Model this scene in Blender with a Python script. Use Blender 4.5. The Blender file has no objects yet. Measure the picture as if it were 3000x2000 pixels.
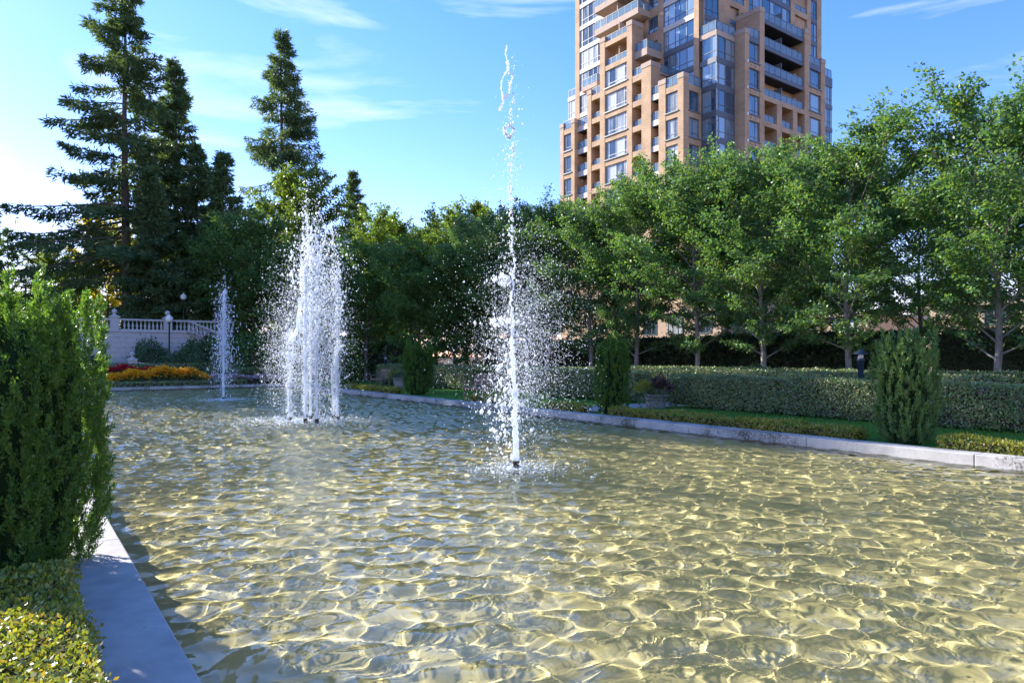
import bpy, math, random
import numpy as np
from mathutils import Vector, Matrix

S = bpy.context.scene
COL = S.collection
R = math.radians
random.seed(7)

# ------------------------------------------------------------------ camera
cam = bpy.data.objects.new('camera', bpy.data.cameras.new('camera'))
COL.objects.link(cam); S.camera = cam
cam.location = (0, 0, 2.0)
cam.rotation_euler = (R(90), 0, 0)
cam.data.sensor_width = 36; cam.data.lens = 24
cam.data.shift_y = 0.014
cam.data.clip_start = 0.05; cam.data.clip_end = 4000

# ------------------------------------------------------------------ light
SUN_AZ = Vector((-0.845, 0.535, 0)).normalized()
SUN_EL = R(28)
sun_dir = Vector((SUN_AZ.x*math.cos(SUN_EL), SUN_AZ.y*math.cos(SUN_EL), math.sin(SUN_EL)))
W = bpy.data.worlds.new('World'); S.world = W; W.use_nodes = True
nt = W.node_tree
bg = nt.nodes['Background']
sky = nt.nodes.new('ShaderNodeTexSky'); sky.sky_type = 'NISHITA'; sky.sun_disc = False
sky.sun_elevation = SUN_EL
sky.sun_rotation = math.atan2(SUN_AZ.x, SUN_AZ.y)
sky.altitude = 100; sky.air_density = 1.0; sky.dust_density = 0.08; sky.ozone_density = 4.0
hs = nt.nodes.new('ShaderNodeHueSaturation'); hs.inputs['Saturation'].default_value = 1.25
nt.links.new(sky.outputs[0], hs.inputs['Color'])
# thin cirrus streaks over the whole sky
tc = nt.nodes.new('ShaderNodeTexCoord')
mp = nt.nodes.new('ShaderNodeMapping'); mp.vector_type = 'POINT'
mp.inputs['Rotation'].default_value = (0, R(12), 0); mp.inputs['Scale'].default_value = (1.3, 1.3, 7.0); mp.inputs['Location'].default_value = (23.5, .3, 0)
nt.links.new(tc.outputs['Generated'], mp.inputs['Vector'])
nz = nt.nodes.new('ShaderNodeTexNoise'); nz.inputs['Scale'].default_value = 1.35; nz.inputs['Detail'].default_value = 7
nz.inputs['Roughness'].default_value = 0.55; nz.inputs['Distortion'].default_value = 0.9
nt.links.new(mp.outputs[0], nz.inputs['Vector'])
cr = nt.nodes.new('ShaderNodeValToRGB')
cr.color_ramp.elements[0].position = 0.56; cr.color_ramp.elements[0].color = (0, 0, 0, 1)
cr.color_ramp.elements[1].position = 0.82; cr.color_ramp.elements[1].color = (.75, .75, .75, 1)
nt.links.new(nz.outputs['Fac'], cr.inputs['Fac'])
mx = nt.nodes.new('ShaderNodeMixRGB'); mx.inputs['Color2'].default_value = (2.05, 2.15, 2.3, 1)
nt.links.new(cr.outputs['Color'], mx.inputs['Fac']); 
wb = nt.nodes.new('ShaderNodeMixRGB'); wb.blend_type = 'MULTIPLY'; wb.inputs['Fac'].default_value = 1; wb.inputs['Color2'].default_value = (.68, .435, .50, 1)
nt.links.new(hs.outputs['Color'], wb.inputs['Color1']); nt.links.new(wb.outputs['Color'], mx.inputs['Color1'])
nt.links.new(mx.outputs['Color'], bg.inputs['Color'])
bg.inputs['Strength'].default_value = 0.15

sl = bpy.data.lights.new('sun', 'SUN'); sl.energy = 2.75; sl.angle = R(0.5); sl.color = (1, .95, .86)
so = bpy.data.objects.new('sun', sl); COL.objects.link(so)
so.rotation_euler = (-sun_dir).to_track_quat('-Z', 'Y').to_euler()
sl.cycles.is_caustics_light = True

S.view_settings.view_transform = 'Standard'; S.view_settings.look = 'None'
S.view_settings.gamma = 1; S.view_settings.exposure = 2.36
S.render.engine = 'CYCLES'
S.cycles.use_denoising = True
S.cycles.max_bounces = 12; S.cycles.diffuse_bounces = 8; S.cycles.transparent_max_bounces = 12

# ------------------------------------------------------------------ frame of the garden: u across the pool, v along it
TH = R(36.1); CT, ST = math.cos(TH), math.sin(TH)
def P(u, v, z=0.0): return Vector((CT*u - ST*v, ST*u + CT*v, z))
GZ = 0.2      # ground level (kerb top); water at 0
UK0, UK1, VK0, VK1 = 0.81, 14.2, -8.0, 44.4

# ------------------------------------------------------------------ materials
MATS = {}
def mat(name, col, rough=.7, spec=.3, metal=0, noise=None, bump=None, trans=0, ior=None):
    m = bpy.data.materials.new(name); m.use_nodes = True
    n = m.node_tree; b = n.nodes['Principled BSDF']
    b.inputs['Base Color'].default_value = (*col, 1); b.inputs['Roughness'].default_value = rough
    b.inputs['Specular IOR Level'].default_value = spec; b.inputs['Metallic'].default_value = metal
    if ior: b.inputs['IOR'].default_value = ior
    t = n.nodes.new('ShaderNodeTexCoord')
    if noise:
        sc, col2, lo, hi = noise[:4]
        x = n.nodes.new('ShaderNodeTexNoise'); x.inputs['Scale'].default_value = sc; x.inputs['Detail'].default_value = 8
        x.inputs['Roughness'].default_value = .65
        n.links.new(t.outputs['Object'], x.inputs['Vector'])
        r = n.nodes.new('ShaderNodeValToRGB'); r.color_ramp.elements[0].position = lo; r.color_ramp.elements[1].position = hi
        r.color_ramp.elements[0].color = (*col, 1); r.color_ramp.elements[1].color = (*col2, 1)
        n.links.new(x.outputs['Fac'], r.inputs['Fac']); n.links.new(r.outputs['Color'], b.inputs['Base Color'])
    if bump:
        x = n.nodes.new('ShaderNodeTexNoise'); x.inputs['Scale'].default_value = bump[0]; x.inputs['Detail'].default_value = 6
        n.links.new(t.outputs['Object'], x.inputs['Vector'])
        bp = n.nodes.new('ShaderNodeBump'); bp.inputs['Strength'].default_value = bump[1]; bp.inputs['Distance'].default_value = bump[2]
        n.links.new(x.outputs['Fac'], bp.inputs['Height']); n.links.new(bp.outputs[0], b.inputs['Normal'])
    MATS[name] = m
    return m

def leafmat(name, cols, transl=.35, rough=.45, spec=.4):
    """leaf whose colour varies from leaf to leaf"""
    m = bpy.data.materials.new(name); m.use_nodes = True
    n = m.node_tree; b = n.nodes['Principled BSDF']; out = n.nodes['Material Output']
    g = n.nodes.new('ShaderNodeNewGeometry')
    r = n.nodes.new('ShaderNodeValToRGB')
    cr = r.color_ramp
    while len(cr.elements) < len(cols): cr.elements.new(.5)
    for i, c in enumerate(cols):
        cr.elements[i].position = c[3] if len(c) > 3 else i/(len(cols)-1)
        cr.elements[i].color = (*c[:3], 1)
    n.links.new(g.outputs['Random Per Island'], r.inputs['Fac'])
    n.links.new(r.outputs['Color'], b.inputs['Base Color'])
    b.inputs['Roughness'].default_value = rough; b.inputs['Specular IOR Level'].default_value = spec
    tr = n.nodes.new('ShaderNodeBsdfTranslucent')
    br = n.nodes.new('ShaderNodeMixRGB'); br.blend_type = 'MULTIPLY'; br.inputs['Fac'].default_value = 1
    br.inputs['Color2'].default_value = (1.5, 1.45, .55, 1)
    n.links.new(r.outputs['Color'], br.inputs['Color1']); n.links.new(br.outputs['Color'], tr.inputs['Color'])
    ms = n.nodes.new('ShaderNodeMixShader'); ms.inputs['Fac'].default_value = transl
    n.links.new(b.outputs[0], ms.inputs[1]); n.links.new(tr.outputs[0], ms.inputs[2])
    n.links.new(ms.outputs[0], out.inputs['Surface'])
    MATS[name] = m
    return m

L_MAPLE = leafmat('maple_leaf', [(.07, .175, .085), (.10, .215, .095), (.135, .24, .08), (.17, .235, .055)], .42)
L_MAPLE2 = leafmat('dark_maple_leaf', [(.085, .19, .06), (.11, .21, .065), (.14, .225, .055)], .45)
L_YELLOW = leafmat('yellow_leaf', [(.40, .36, .04), (.52, .42, .04), (.32, .34, .04), (.55, .36, .04)], .55)
L_OLIVE = leafmat('olive_leaf', [(.10, .18, .035), (.14, .23, .04), (.18, .24, .045), (.08, .15, .03)], .45)
L_FIR = leafmat('fir_needles', [(.075, .14, .07), (.10, .165, .075), (.13, .18, .065)], .3, .6, .25)
L_YEW = leafmat('yew_needles', [(.05, .13, .035), (.08, .18, .04), (.12, .22, .04), (.17, .24, .04)], .5, .4, .5)
L_YEW2 = leafmat('yew_column_needles', [(.085, .19, .055), (.11, .22, .06), (.15, .24, .065), (.13, .17, .05)], .2, .5, .4)
L_BOX = leafmat('box_leaf', [(.12, .22, .07), (.165, .265, .08), (.21, .28, .09), (.24, .22, .14), (.18, .16, .11)], .12, .45, .4)
L_EDGE = leafmat('edging_leaf', [(.20, .24, .035), (.28, .30, .04), (.13, .19, .035), (.36, .33, .05), (.24, .16, .04)], .35, .35, .6)
L_LAUREL = leafmat('laurel_leaf', [(.022, .045, .018), (.032, .06, .022), (.05, .085, .028)], .2, .4, .4)
L_SHRUB = leafmat('shrub_leaf', [(.05, .11, .05), (.075, .14, .06), (.10, .17, .065)], .3)
L_GRASS = leafmat('grass_blade', [(.09, .22, .04), (.12, .27, .05), (.15, .28, .055)], .4, .5, .3)
L_IVY = leafmat('trailing_leaf', [(.09, .15, .09), (.16, .22, .14), (.05, .10, .05)], .3)
L_PURPLE = leafmat('purple_leaf', [(.05, .025, .04), (.09, .05, .06), (.12, .12, .06)], .3)
F_GOLD = leafmat('gold_petal', [(.75, .36, .01), (.85, .46, .015), (.65, .28, .01)], .3, .6, .2)
F_RED = leafmat('red_petal', [(.45, .012, .02), (.55, .02, .03), (.35, .01, .03)], .3, .6, .2)
F_PINK = leafmat('pink_petal', [(.55, .42, .50), (.48, .34, .44), (.62, .52, .56)], .3, .6, .2)
WOOD = mat('bark', (.09, .07, .055), .9, .1, noise=(6, (.16, .135, .11), .35, .65), bump=(20, .5, .02))
BARKP = mat('pale_bark', (.26, .235, .20), .9, .1, noise=(5, (.15, .13, .11), .4, .7), bump=(25, .4, .01))
CORE = mat('inner_twigs', (.05, .055, .03), .95, .05, noise=(9, (.085, .075, .05), .4, .7))
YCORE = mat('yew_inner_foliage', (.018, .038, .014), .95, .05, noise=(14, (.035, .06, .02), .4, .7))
SOIL = mat('soil', (.06, .045, .03), .95, .1, noise=(8, (.10, .075, .05), .4, .7), bump=(30, .6, .02))
LAWN = mat('lawn', (.08, .20, .035), .9, .1, noise=(3, (.11, .24, .045), .35, .65), bump=(90, .8, .02))
PAVE = mat('paving', (.33, .33, .33), .85, .2, noise=(6, (.42, .41, .40), .35, .7), bump=(40, .3, .01))
IRON = mat('dark_iron', (.015, .025, .025), .4, .5)
IRONB = mat('blue_iron', (.018, .035, .055), .45, .5)
STONE = mat('pale_stone', (.50, .48, .47), .8, .2, noise=(4, (.40, .385, .37), .4, .7), bump=(35, .2, .01))
GLOBE = mat('white_globe', (.75, .74, .68), .3, .5)
TEAK = mat('weathered_teak', (.30, .20, .14), .75, .2, noise=(14, (.22, .15, .11), .4, .6))
PLANT = mat('planter_stone', (.30, .29, .28), .85, .2, noise=(10, (.20, .19, .18), .4, .7), bump=(40, .3, .01))
BRASS = mat('nozzle_metal', (.045, .035, .028), .45, .5, .6, noise=(60, (.12, .09, .07), .5, .6))

def kerb_mat(name, base, stain, lo, hi):
    m = mat(name, base, .85, .2)
    n = m.node_tree; b = n.nodes['Principled BSDF']; t = n.nodes['Texture Coordinate']
    def noise(sc, det, rough=.6, vec=None):
        x = n.nodes.new('ShaderNodeTexNoise'); x.inputs['Scale'].default_value = sc; x.inputs['Detail'].default_value = det
        x.inputs['Roughness'].default_value = rough
        n.links.new(vec or t.outputs['Object'], x.inputs['Vector']); return x
    a = noise(2.2, 6); c = noise(26, 9, .75); d = noise(1.1, 3)
    mul = n.nodes.new('ShaderNodeMath'); mul.operation = 'MULTIPLY'
    n.links.new(c.outputs['Fac'], mul.inputs[0]); n.links.new(d.outputs['Fac'], mul.inputs[1])
    r = n.nodes.new('ShaderNodeValToRGB'); r.color_ramp.elements[0].position = lo; r.color_ramp.elements[1].position = hi
    n.links.new(mul.outputs[0], r.inputs['Fac'])
    r2 = n.nodes.new('ShaderNodeValToRGB'); r2.color_ramp.elements[0].position = .3; r2.color_ramp.elements[1].position = .7
    r2.color_ramp.elements[0].color = (*[x*.70 for x in base], 1); r2.color_ramp.elements[1].color = (*[min(1, x*1.12) for x in base], 1)
    n.links.new(a.outputs['Fac'], r2.inputs['Fac'])
    x = n.nodes.new('ShaderNodeMixRGB'); x.inputs['Color2'].default_value = (*stain, 1)
    n.links.new(r.outputs['Color'], x.inputs['Fac']); n.links.new(r2.outputs['Color'], x.inputs['Color1'])
    n.links.new(x.outputs['Color'], b.inputs['Base Color'])
    bp = n.nodes.new('ShaderNodeBump'); bp.inputs['Strength'].default_value = .35; bp.inputs['Distance'].default_value = .01
    n.links.new(c.outputs['Fac'], bp.inputs['Height']); n.links.new(bp.outputs[0], b.inputs['Normal'])
    return m
KERB = kerb_mat('kerb_concrete', (.46, .44, .42), (.09, .085, .07), .245, .35)
KERBL = kerb_mat('kerb_smooth', (.44, .415, .40), (.16, .15, .14), .36, .50)

# brick of the tower
def brick_mat(name, c1, c2, mortar):
    m = mat(name, c1, .85, .2)
    n = m.node_tree; b = n.nodes['Principled BSDF']; t = n.nodes['Texture Coordinate']
    sep = n.nodes.new('ShaderNodeSeparateXYZ'); n.links.new(t.outputs['Object'], sep.inputs[0])
    add = n.nodes.new('ShaderNodeMath'); n.links.new(sep.outputs['X'], add.inputs[0]); n.links.new(sep.outputs['Y'], add.inputs[1])
    cmb = n.nodes.new('ShaderNodeCombineXYZ'); n.links.new(add.outputs[0], cmb.inputs['X']); n.links.new(sep.outputs['Z'], cmb.inputs['Y'])
    br = n.nodes.new('ShaderNodeTexBrick'); n.links.new(cmb.outputs[0], br.inputs['Vector'])
    br.inputs['Scale'].default_value = 1; br.inputs['Brick Width'].default_value = .30; br.inputs['Row Height'].default_value = .10
    br.inputs['Mortar Size'].default_value = .008
    br.inputs['Color1'].default_value = (*c1, 1); br.inputs['Color2'].default_value = (*c2, 1); br.inputs['Mortar'].default_value = (*mortar, 1)
    nz = n.nodes.new('ShaderNodeTexNoise'); nz.inputs['Scale'].default_value = .7; nz.inputs['Detail'].default_value = 5
    n.links.new(t.outputs['Object'], nz.inputs['Vector'])
    r = n.nodes.new('ShaderNodeValToRGB'); r.color_ramp.elements[0].color = (.80, .78, .78, 1); r.color_ramp.elements[1].color = (1.1, 1.1, 1.1, 1)
    r.color_ramp.elements[0].position = .3; r.color_ramp.elements[1].position = .7
    n.links.new(nz.outputs['Fac'], r.inputs['Fac'])
    x = n.nodes.new('ShaderNodeMixRGB'); x.blend_type = 'MULTIPLY'; x.inputs['Fac'].default_value = 1
    n.links.new(br.outputs['Color'], x.inputs['Color1']); n.links.new(r.outputs['Color'], x.inputs['Color2'])
    n.links.new(x.outputs['Color'], b.inputs['Base Color'])
    return m
BRICK = brick_mat('tower_brick', (.50, .335, .205), (.43, .275, .165), (.48, .39, .29))
BUFF = mat('buff_stone', (.46, .36, .29), .85, .2, noise=(1.5, (.40, .30, .24), .4, .7))
SLABW = mat('pale_spandrel', (.55, .50, .46), .7, .3)
SLABG = mat('grey_spandrel', (.10, .115, .14), .5, .4)
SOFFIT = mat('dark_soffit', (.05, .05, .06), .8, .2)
FRAMEG = mat('window_frame_metal', (.13, .15, .17), .4, .5)
FRAMEL = mat('pale_frame_metal', (.42, .43, .44), .4, .5)
STUCCO = mat('beige_stucco', (.50, .36, .27), .9, .1, noise=(2, (.44, .31, .23), .4, .7))
OCHRE = mat('ochre_panel', (.42, .28, .14), .85, .2)
def glass_mat(name, dark, pale, ior=1.9):
    m = mat(name, dark, .04, .5, ior=ior)
    n = m.node_tree; b = n.nodes['Principled BSDF']
    oi = n.nodes.new('ShaderNodeObjectInfo')
    t = n.nodes['Texture Coordinate']
    mpn = n.nodes.new('ShaderNodeMapping'); mpn.inputs['Scale'].default_value = (1.3, 1.3, .25)
    n.links.new(t.outputs['Object'], mpn.inputs['Vector'])
    nz = n.nodes.new('ShaderNodeTexNoise'); nz.inputs['Scale'].default_value = 1.6; nz.inputs['Detail'].default_value = 4
    n.links.new(mpn.outputs[0], nz.inputs['Vector'])
    av = n.nodes.new('ShaderNodeMath'); av.operation = 'MULTIPLY_ADD'; av.inputs[1].default_value = .7
    n.links.new(oi.outputs['Random'], av.inputs[0]); 
    hv = n.nodes.new('ShaderNodeMath'); hv.operation = 'MULTIPLY'; hv.inputs[1].default_value = .45
    n.links.new(nz.outputs['Fac'], hv.inputs[0]); n.links.new(hv.outputs[0], av.inputs[2])
    r = n.nodes.new('ShaderNodeValToRGB'); r.color_ramp.elements[0].position = .45; r.color_ramp.elements[1].position = .72
    r.color_ramp.elements[0].color = (*dark, 1); r.color_ramp.elements[1].color = (*pale, 1)
    n.links.new(av.outputs[0], r.inputs['Fac']); n.links.new(r.outputs['Color'], b.inputs['Base Color'])
    return m
GLASS = glass_mat('window_glass', (.03, .05, .065), (.48, .49, .47))
GLASSB = glass_mat('blue_window_glass', (.02, .06, .11), (.22, .30, .36), 2.3)
def rail_glass():
    m = bpy.data.materials.new('railing_glass'); m.use_nodes = True; n = m.node_tree
    b = n.nodes['Principled BSDF']; out = n.nodes['Material Output']
    b.inputs['Base Color'].default_value = (.25, .36, .45, 1); b.inputs['Roughness'].default_value = .05; b.inputs['IOR'].default_value = 1.7
    tr = n.nodes.new('ShaderNodeBsdfTransparent'); tr.inputs['Color'].default_value = (.75, .85, .92, 1)
    ms = n.nodes.new('ShaderNodeMixShader'); ms.inputs['Fac'].default_value = .5
    n.links.new(b.outputs[0], ms.inputs[1]); n.links.new(tr.outputs[0], ms.inputs[2]); n.links.new(ms.outputs[0], out.inputs['Surface'])
    return m
RAILG = rail_glass()

# ------------------------------------------------------------------ helpers
class MB:
    """collects boxes, tubes and lathes; build() links them as ONE mesh object"""
    def __init__(s): s.v = []; s.f = []
    def quad(s, *p):
        i = len(s.v); s.v += [tuple(q) for q in p]; s.f.append(tuple(range(i, i+len(p))))
    def box(s, x0, x1, y0, y1, z0, z1):
        if x1 < x0: x0, x1 = x1, x0
        if y1 < y0: y0, y1 = y1, y0
        i = len(s.v)
        s.v += [(x0,y0,z0),(x1,y0,z0),(x1,y1,z0),(x0,y1,z0),(x0,y0,z1),(x1,y0,z1),(x1,y1,z1),(x0,y1,z1)]
        s.f += [tuple(i+k for k in q) for q in ((3,2,1,0),(4,5,6,7),(0,1,5,4),(1,2,6,5),(2,3,7,6),(3,0,4,7))]
    def bar(s, a, b, w, h=None):
        a, b = Vector(a), Vector(b); h = h or w
        d = (b-a).normalized(); up = Vector((0,0,1)) if abs(d.z) < .95 else Vector((0,1,0))
        x = d.cross(up).normalized(); y = x.cross(d).normalized()
        i = len(s.v)
        for p in (a, b):
            for sx, sy in ((-1,-1),(1,-1),(1,1),(-1,1)): s.v.append(tuple(p + x*sx*w/2 + y*sy*h/2))
        s.f += [tuple(i+k for k in q) for q in ((3,2,1,0),(4,5,6,7),(0,1,5,4),(1,2,6,5),(2,3,7,6),(3,0,4,7))]
    def tube(s, pts, rad, n=6, cap=True):
        pts = [Vector(p) for p in pts]; rings = []
        for k, p in enumerate(pts):
            d = (pts[min(k+1, len(pts)-1)] - pts[max(k-1, 0)])
            d = d.normalized() if d.length > 1e-9 else Vector((0,0,1))
            up = Vector((1,0,0)) if abs(d.x) < .8 else Vector((0,1,0))
            x = d.cross(up).normalized(); y = d.cross(x).normalized()
            i = len(s.v); r = rad[k] if hasattr(rad, '__len__') else rad
            for q in range(n):
                a = 2*math.pi*q/n; s.v.append(tuple(p + x*math.cos(a)*r + y*math.sin(a)*r))
            rings.append(i)
        for a, b in zip(rings, rings[1:]):
            for q in range(n): s.f.append((a+q, a+(q+1)%n, b+(q+1)%n, b+q))
        if cap:
            s.f.append(tuple(rings[0]+q for q in range(n))); s.f.append(tuple(rings[-1]+q for q in reversed(range(n))))
    def lathe(s, prof, n=14, c=(0,0,0), sx=1, sy=1):
        rings = []
        for r, z in prof:
            i = len(s.v)
            for q in range(n):
                a = 2*math.pi*q/n; s.v.append((c[0]+r*math.cos(a)*sx, c[1]+r*math.sin(a)*sy, c[2]+z))
            rings.append(i)
        for a, b in zip(rings, rings[1:]):
            for q in range(n): s.f.append((a+q, a+(q+1)%n, b+(q+1)%n, b+q))
        s.f.append(tuple(rings[0]+q for q in reversed(range(n)))); s.f.append(tuple(rings[-1]+q for q in range(n)))
    def mesh(s, name, m, smooth=False):
        me = bpy.data.meshes.new(name); me.from_pydata(s.v, [], s.f); me.materials.append(m)
        if smooth: me.polygons.foreach_set('use_smooth', np.ones(len(me.polygons), bool))
        me.update(); return me
    def build(s, name, m, parent=None, smooth=False, bevel=0):
        o = link(name, s.mesh(name, m, smooth), parent)
        if bevel:
            b = o.modifiers.new('bevel', 'BEVEL'); b.width = bevel; b.segments = 2; b.limit_method = 'ANGLE'
        return o

def link(name, me, parent=None, loc=None, rz=None):
    o = bpy.data.objects.new(name, me); COL.objects.link(o)
    if parent: o.parent = parent
    if loc is not None: o.location = loc
    if rz is not None: o.rotation_euler = (0, 0, rz)
    return o

def arrmesh(name, v, f, m, smooth=False):
    """mesh from numpy arrays: v (N,3), f (M,k)"""
    me = bpy.data.meshes.new(name); k = f.shape[1]
    me.vertices.add(len(v)); me.vertices.foreach_set('co', np.ascontiguousarray(v, np.float32).ravel())
    me.loops.add(f.size); me.loops.foreach_set('vertex_index', np.ascontiguousarray(f, np.int32).ravel())
    me.polygons.add(len(f)); me.polygons.foreach_set('loop_start', np.arange(0, f.size, k, dtype=np.int32))
    if smooth: me.polygons.foreach_set('use_smooth', np.ones(len(f), bool))
    me.materials.append(m); me.update(calc_edges=True); return me

def norm(a): return a/np.maximum(np.linalg.norm(a, axis=-1, keepdims=True), 1e-9)
def leaves(name, pos, axis, m, length, width, rng, flat=None, fold=.25):
    """one folded rhombic leaf per point; axis = direction of the leaf, flat = wished normal (or None)"""
    n = len(pos); axis = norm(axis)
    ref = rng.normal(size=(n, 3)) if flat is None else flat + rng.normal(size=(n, 3))*.45
    side = norm(np.cross(axis, ref)); nor = np.cross(side, axis)
    L = np.broadcast_to(np.asarray(length, float), (n,))*rng.uniform(.7, 1.3, n); Wd = np.broadcast_to(np.asarray(width, float), (n,))*rng.uniform(.75, 1.25, n)
    L = L[:, None]; Wd = Wd[:, None]
    mid = pos + axis*L*.45 + nor*Wd*fold
    v = np.stack([pos, mid - side*Wd*.5 - nor*Wd*fold, pos + axis*L, mid + side*Wd*.5 - nor*Wd*fold], 1).reshape(-1, 3)
    f = np.arange(4*n).reshape(n, 4)
    return arrmesh(name, v, f, m)

def tag(o, label=None, cat=None, group=None, kind=None):
    if label: o['label'] = label
    if cat: o['category'] = cat
    if group: o['group'] = group
    if kind: o['kind'] = kind
    return o
def thing(name, label, cat, loc=(0,0,0), rz=0, group=None):
    o = bpy.data.objects.new(name, None); COL.objects.link(o); o.location = loc; o.rotation_euler = (0, 0, rz)
    o.empty_display_size = .3
    return tag(o, label, cat, group)
def copy_tree(o, parent=None):
    c = o.copy(); COL.objects.link(c)
    if parent: c.parent = parent
    for ch in list(o.children): copy_tree(ch, c)
    return c
def struct(o): o['kind'] = 'structure'; return o

# ================================================================== SETTING
# ground: one sheet to the horizon with the pool cut out of it
g = MB(); B = 1500
us = [-B, UK0-.05, UK1+.05, B]; vs = [-B, VK0-.05, VK1+.05, B]
for i in range(3):
    for j in range(3):
        if i == 1 and j == 1: continue
        g.quad((us[i], vs[j], GZ-.06), (us[i+1], vs[j], GZ-.06), (us[i+1], vs[j+1], GZ-.06), (us[i], vs[j+1], GZ-.06))
ground = struct(g.build('ground', SOIL)); ground.rotation_euler.z = TH
def sheet(name, m, u0, u1, v0, v1, z):
    b = MB(); b.quad((u0,v0,z),(u1,v0,z),(u1,v1,z),(u0,v1,z))
    o = struct(b.build(name, m)); o.rotation_euler.z = TH; return o
sheet('lawn', LAWN, 14.75, 60, -20, 70, GZ-.05)
# paved path from the pool into the parterre, and the one along its middle
sheet('path', PAVE, 15.2, 28.5, 16.7, 18.5, GZ-.045)
# rising lawn behind the far end of the pool
sl_ = MB(); sl_.quad((-40,46.6,GZ-.04),(18,46.6,GZ-.04),(18,57,1.0),(-40,57,1.0)); sl_.quad((-40,57,1.0),(18,57,1.0),(18,57.2,-.1),(-40,57.2,-.1))
slope = struct(sl_.build('lawn_slope', LAWN)); slope.rotation_euler.z = TH
# upper terrace behind the retaining wall
tr_ = MB(); tr_.box(-45, 13.2, 57.45, 130, .1, 3.72)
terr = struct(tr_.build('upper_terrace', LAWN)); terr.rotation_euler.z = TH

# pool
FLOOR = mat('pool_floor_sand', (.60, .49, .24), .9, 0, noise=(1.3, (.48, .41, .21), .35, .7))
pw = MB(); fz = -.5
pw.quad((UK0,VK0,fz),(UK1,VK0,fz),(UK1,VK1,fz),(UK0,VK1,fz))
pool_floor = struct(pw.build('pool_floor', FLOOR)); pool_floor.rotation_euler.z = TH
pool_floor.cycles.is_caustics_receiver = True
WALLM = mat('pool_wall_render', (.14, .115, .06), .9, .1, noise=(3, (.08, .07, .04), .4, .7))
pw = MB(); t = .05; e = .012
pw.box(UK0-t, UK0+e, VK0-t, VK1+t, fz-.05, .045); pw.box(UK1-e, UK1+t, VK0-t, VK1+t, fz-.05, .045)
pw.box(UK0+e, UK1-e, VK1-e, VK1+t, fz-.05, .045); pw.box(UK0+e, UK1-e, VK0-t, VK0+e, fz-.05, .045)
pool_wall = struct(pw.build('pool_wall', WALLM)); pool_wall.rotation_euler.z = TH
# kerbs of cast coping lengths, a joint between each
def kerb(name, u0, u1, v0, v1, m, seg):
    root = bpy.data.objects.new(name, None); COL.objects.link(root); root.rotation_euler.z = TH; root['kind'] = 'structure'
    along_v = (v1-v0) > (u1-u0); a0, a1 = (v0, v1) if along_v else (u0, u1)
    n = max(1, round((a1-a0)/seg)); st = (a1-a0)/n
    for k in range(n):
        b = MB(); p, q = a0+k*st+.004, a0+(k+1)*st-.004
        if along_v: b.box(u0, u1, p, q, -.02 if u0 > 5 else .02, GZ+random.uniform(-.003, .003))
        else: b.box(p, q, v0, v1, -.02, GZ+random.uniform(-.003, .003))
        b.build('coping_stone', m, root, bevel=.014)
    return root
KW = .43
kl = kerb('left_kerb', UK0-KW, UK0+.03, VK0, VK1, KERBL, 5.0)
kr = kerb('right_kerb', UK1-.03, UK1+KW, VK0, VK1, KERB, 3.2)
kf = kerb('far_kerb', UK0-KW, UK1+KW, VK1+.002, VK1+.002+KW, KERB, 3.2)
# dark painted mark on the near end of the left kerb
pm = MB()
pts = [(-.02,.10),(.03,.06),(.10,.075),(.16,.09),(.20,.06),(.17,.02),(.12,.015),(.10,.05)]
for a, b in zip(pts, pts[1:]): pm.bar((.50+a[0]*.8, 3.62-a[1], GZ+.005), (.50+b[0]*.8, 3.62-b[1], GZ+.005), .008, .002)
pm.box(.66, .70, 3.52, 3.60, GZ+.0045, GZ+.006)
pm.build('painted_mark', SOFFIT, kl)

# water: real waves, so that the sun draws its caustics on the floor
rngw = np.random.default_rng(3)
comps = []
for k in range(120):
    lam = math.exp(rngw.uniform(math.log(.15), math.log(.62))); kk = 2*math.pi/lam; th = rngw.uniform(0, 6.28)
    comps.append((kk*math.cos(th), kk*math.sin(th), rngw.uniform(0, 6.28), .00072*(lam/.3)**1.3*rngw.uniform(.5, 1.5)))
JETS = [(7.2, 9.75), (7.4, 20.4), (7.6, 32.4)]
RING = .72
def wave(U, V):
    Z = np.zeros_like(U)
    chop = 1 + 2.2*np.clip((V-11)/9, 0, 1)          # choppier towards the spray and the far end
    for kx, ky, p, a in comps: Z += a*np.sin(kx*U + ky*V + p)*chop
    for i, (ju, jv) in enumerate(JETS):
        r = np.hypot(U-ju, V-jv); big = 1.6 if i == 1 else 1.0
        Z += .009*big*np.sin(20*r + 1.3*np.sin(3*np.arctan2(V-jv, U-ju)))*np.exp(-r/(1.5*big))
        Z += .010*big*np.exp(-(r/(1.25*big))**2)*(np.sin(31*U+17*V)*np.sin(23*V-9*U) + .8*np.sin(37*U-29*V+2*np.sin(9*U)))
    return Z
uu = np.linspace(UK0+.002, UK1-.002, 320)
vv = np.concatenate([np.arange(VK0+.002, .5, .12), np.arange(.5, 15, .038), np.arange(15, VK1-.002, .085), [VK1-.002]])
U, V = np.meshgrid(uu, vv); Zw = wave(U, V)
i = np.arange(U.size).reshape(U.shape)
wf = np.stack([i[:-1,:-1], i[:-1,1:], i[1:,1:], i[1:,:-1]], -1).reshape(-1, 4)
WATER = bpy.data.materials.new('pool_water'); WATER.use_nodes = True
wn = WATER.node_tree; wn.nodes.clear()
wo = wn.nodes.new('ShaderNodeOutputMaterial'); gl = wn.nodes.new('ShaderNodeBsdfGlass')
gl.inputs['IOR'].default_value = 1.333; gl.inputs['Roughness'].default_value = 0; gl.inputs['Color'].default_value = (.95, .98, .95, 1)
wn.links.new(gl.outputs[0], wo.inputs[0])
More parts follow.
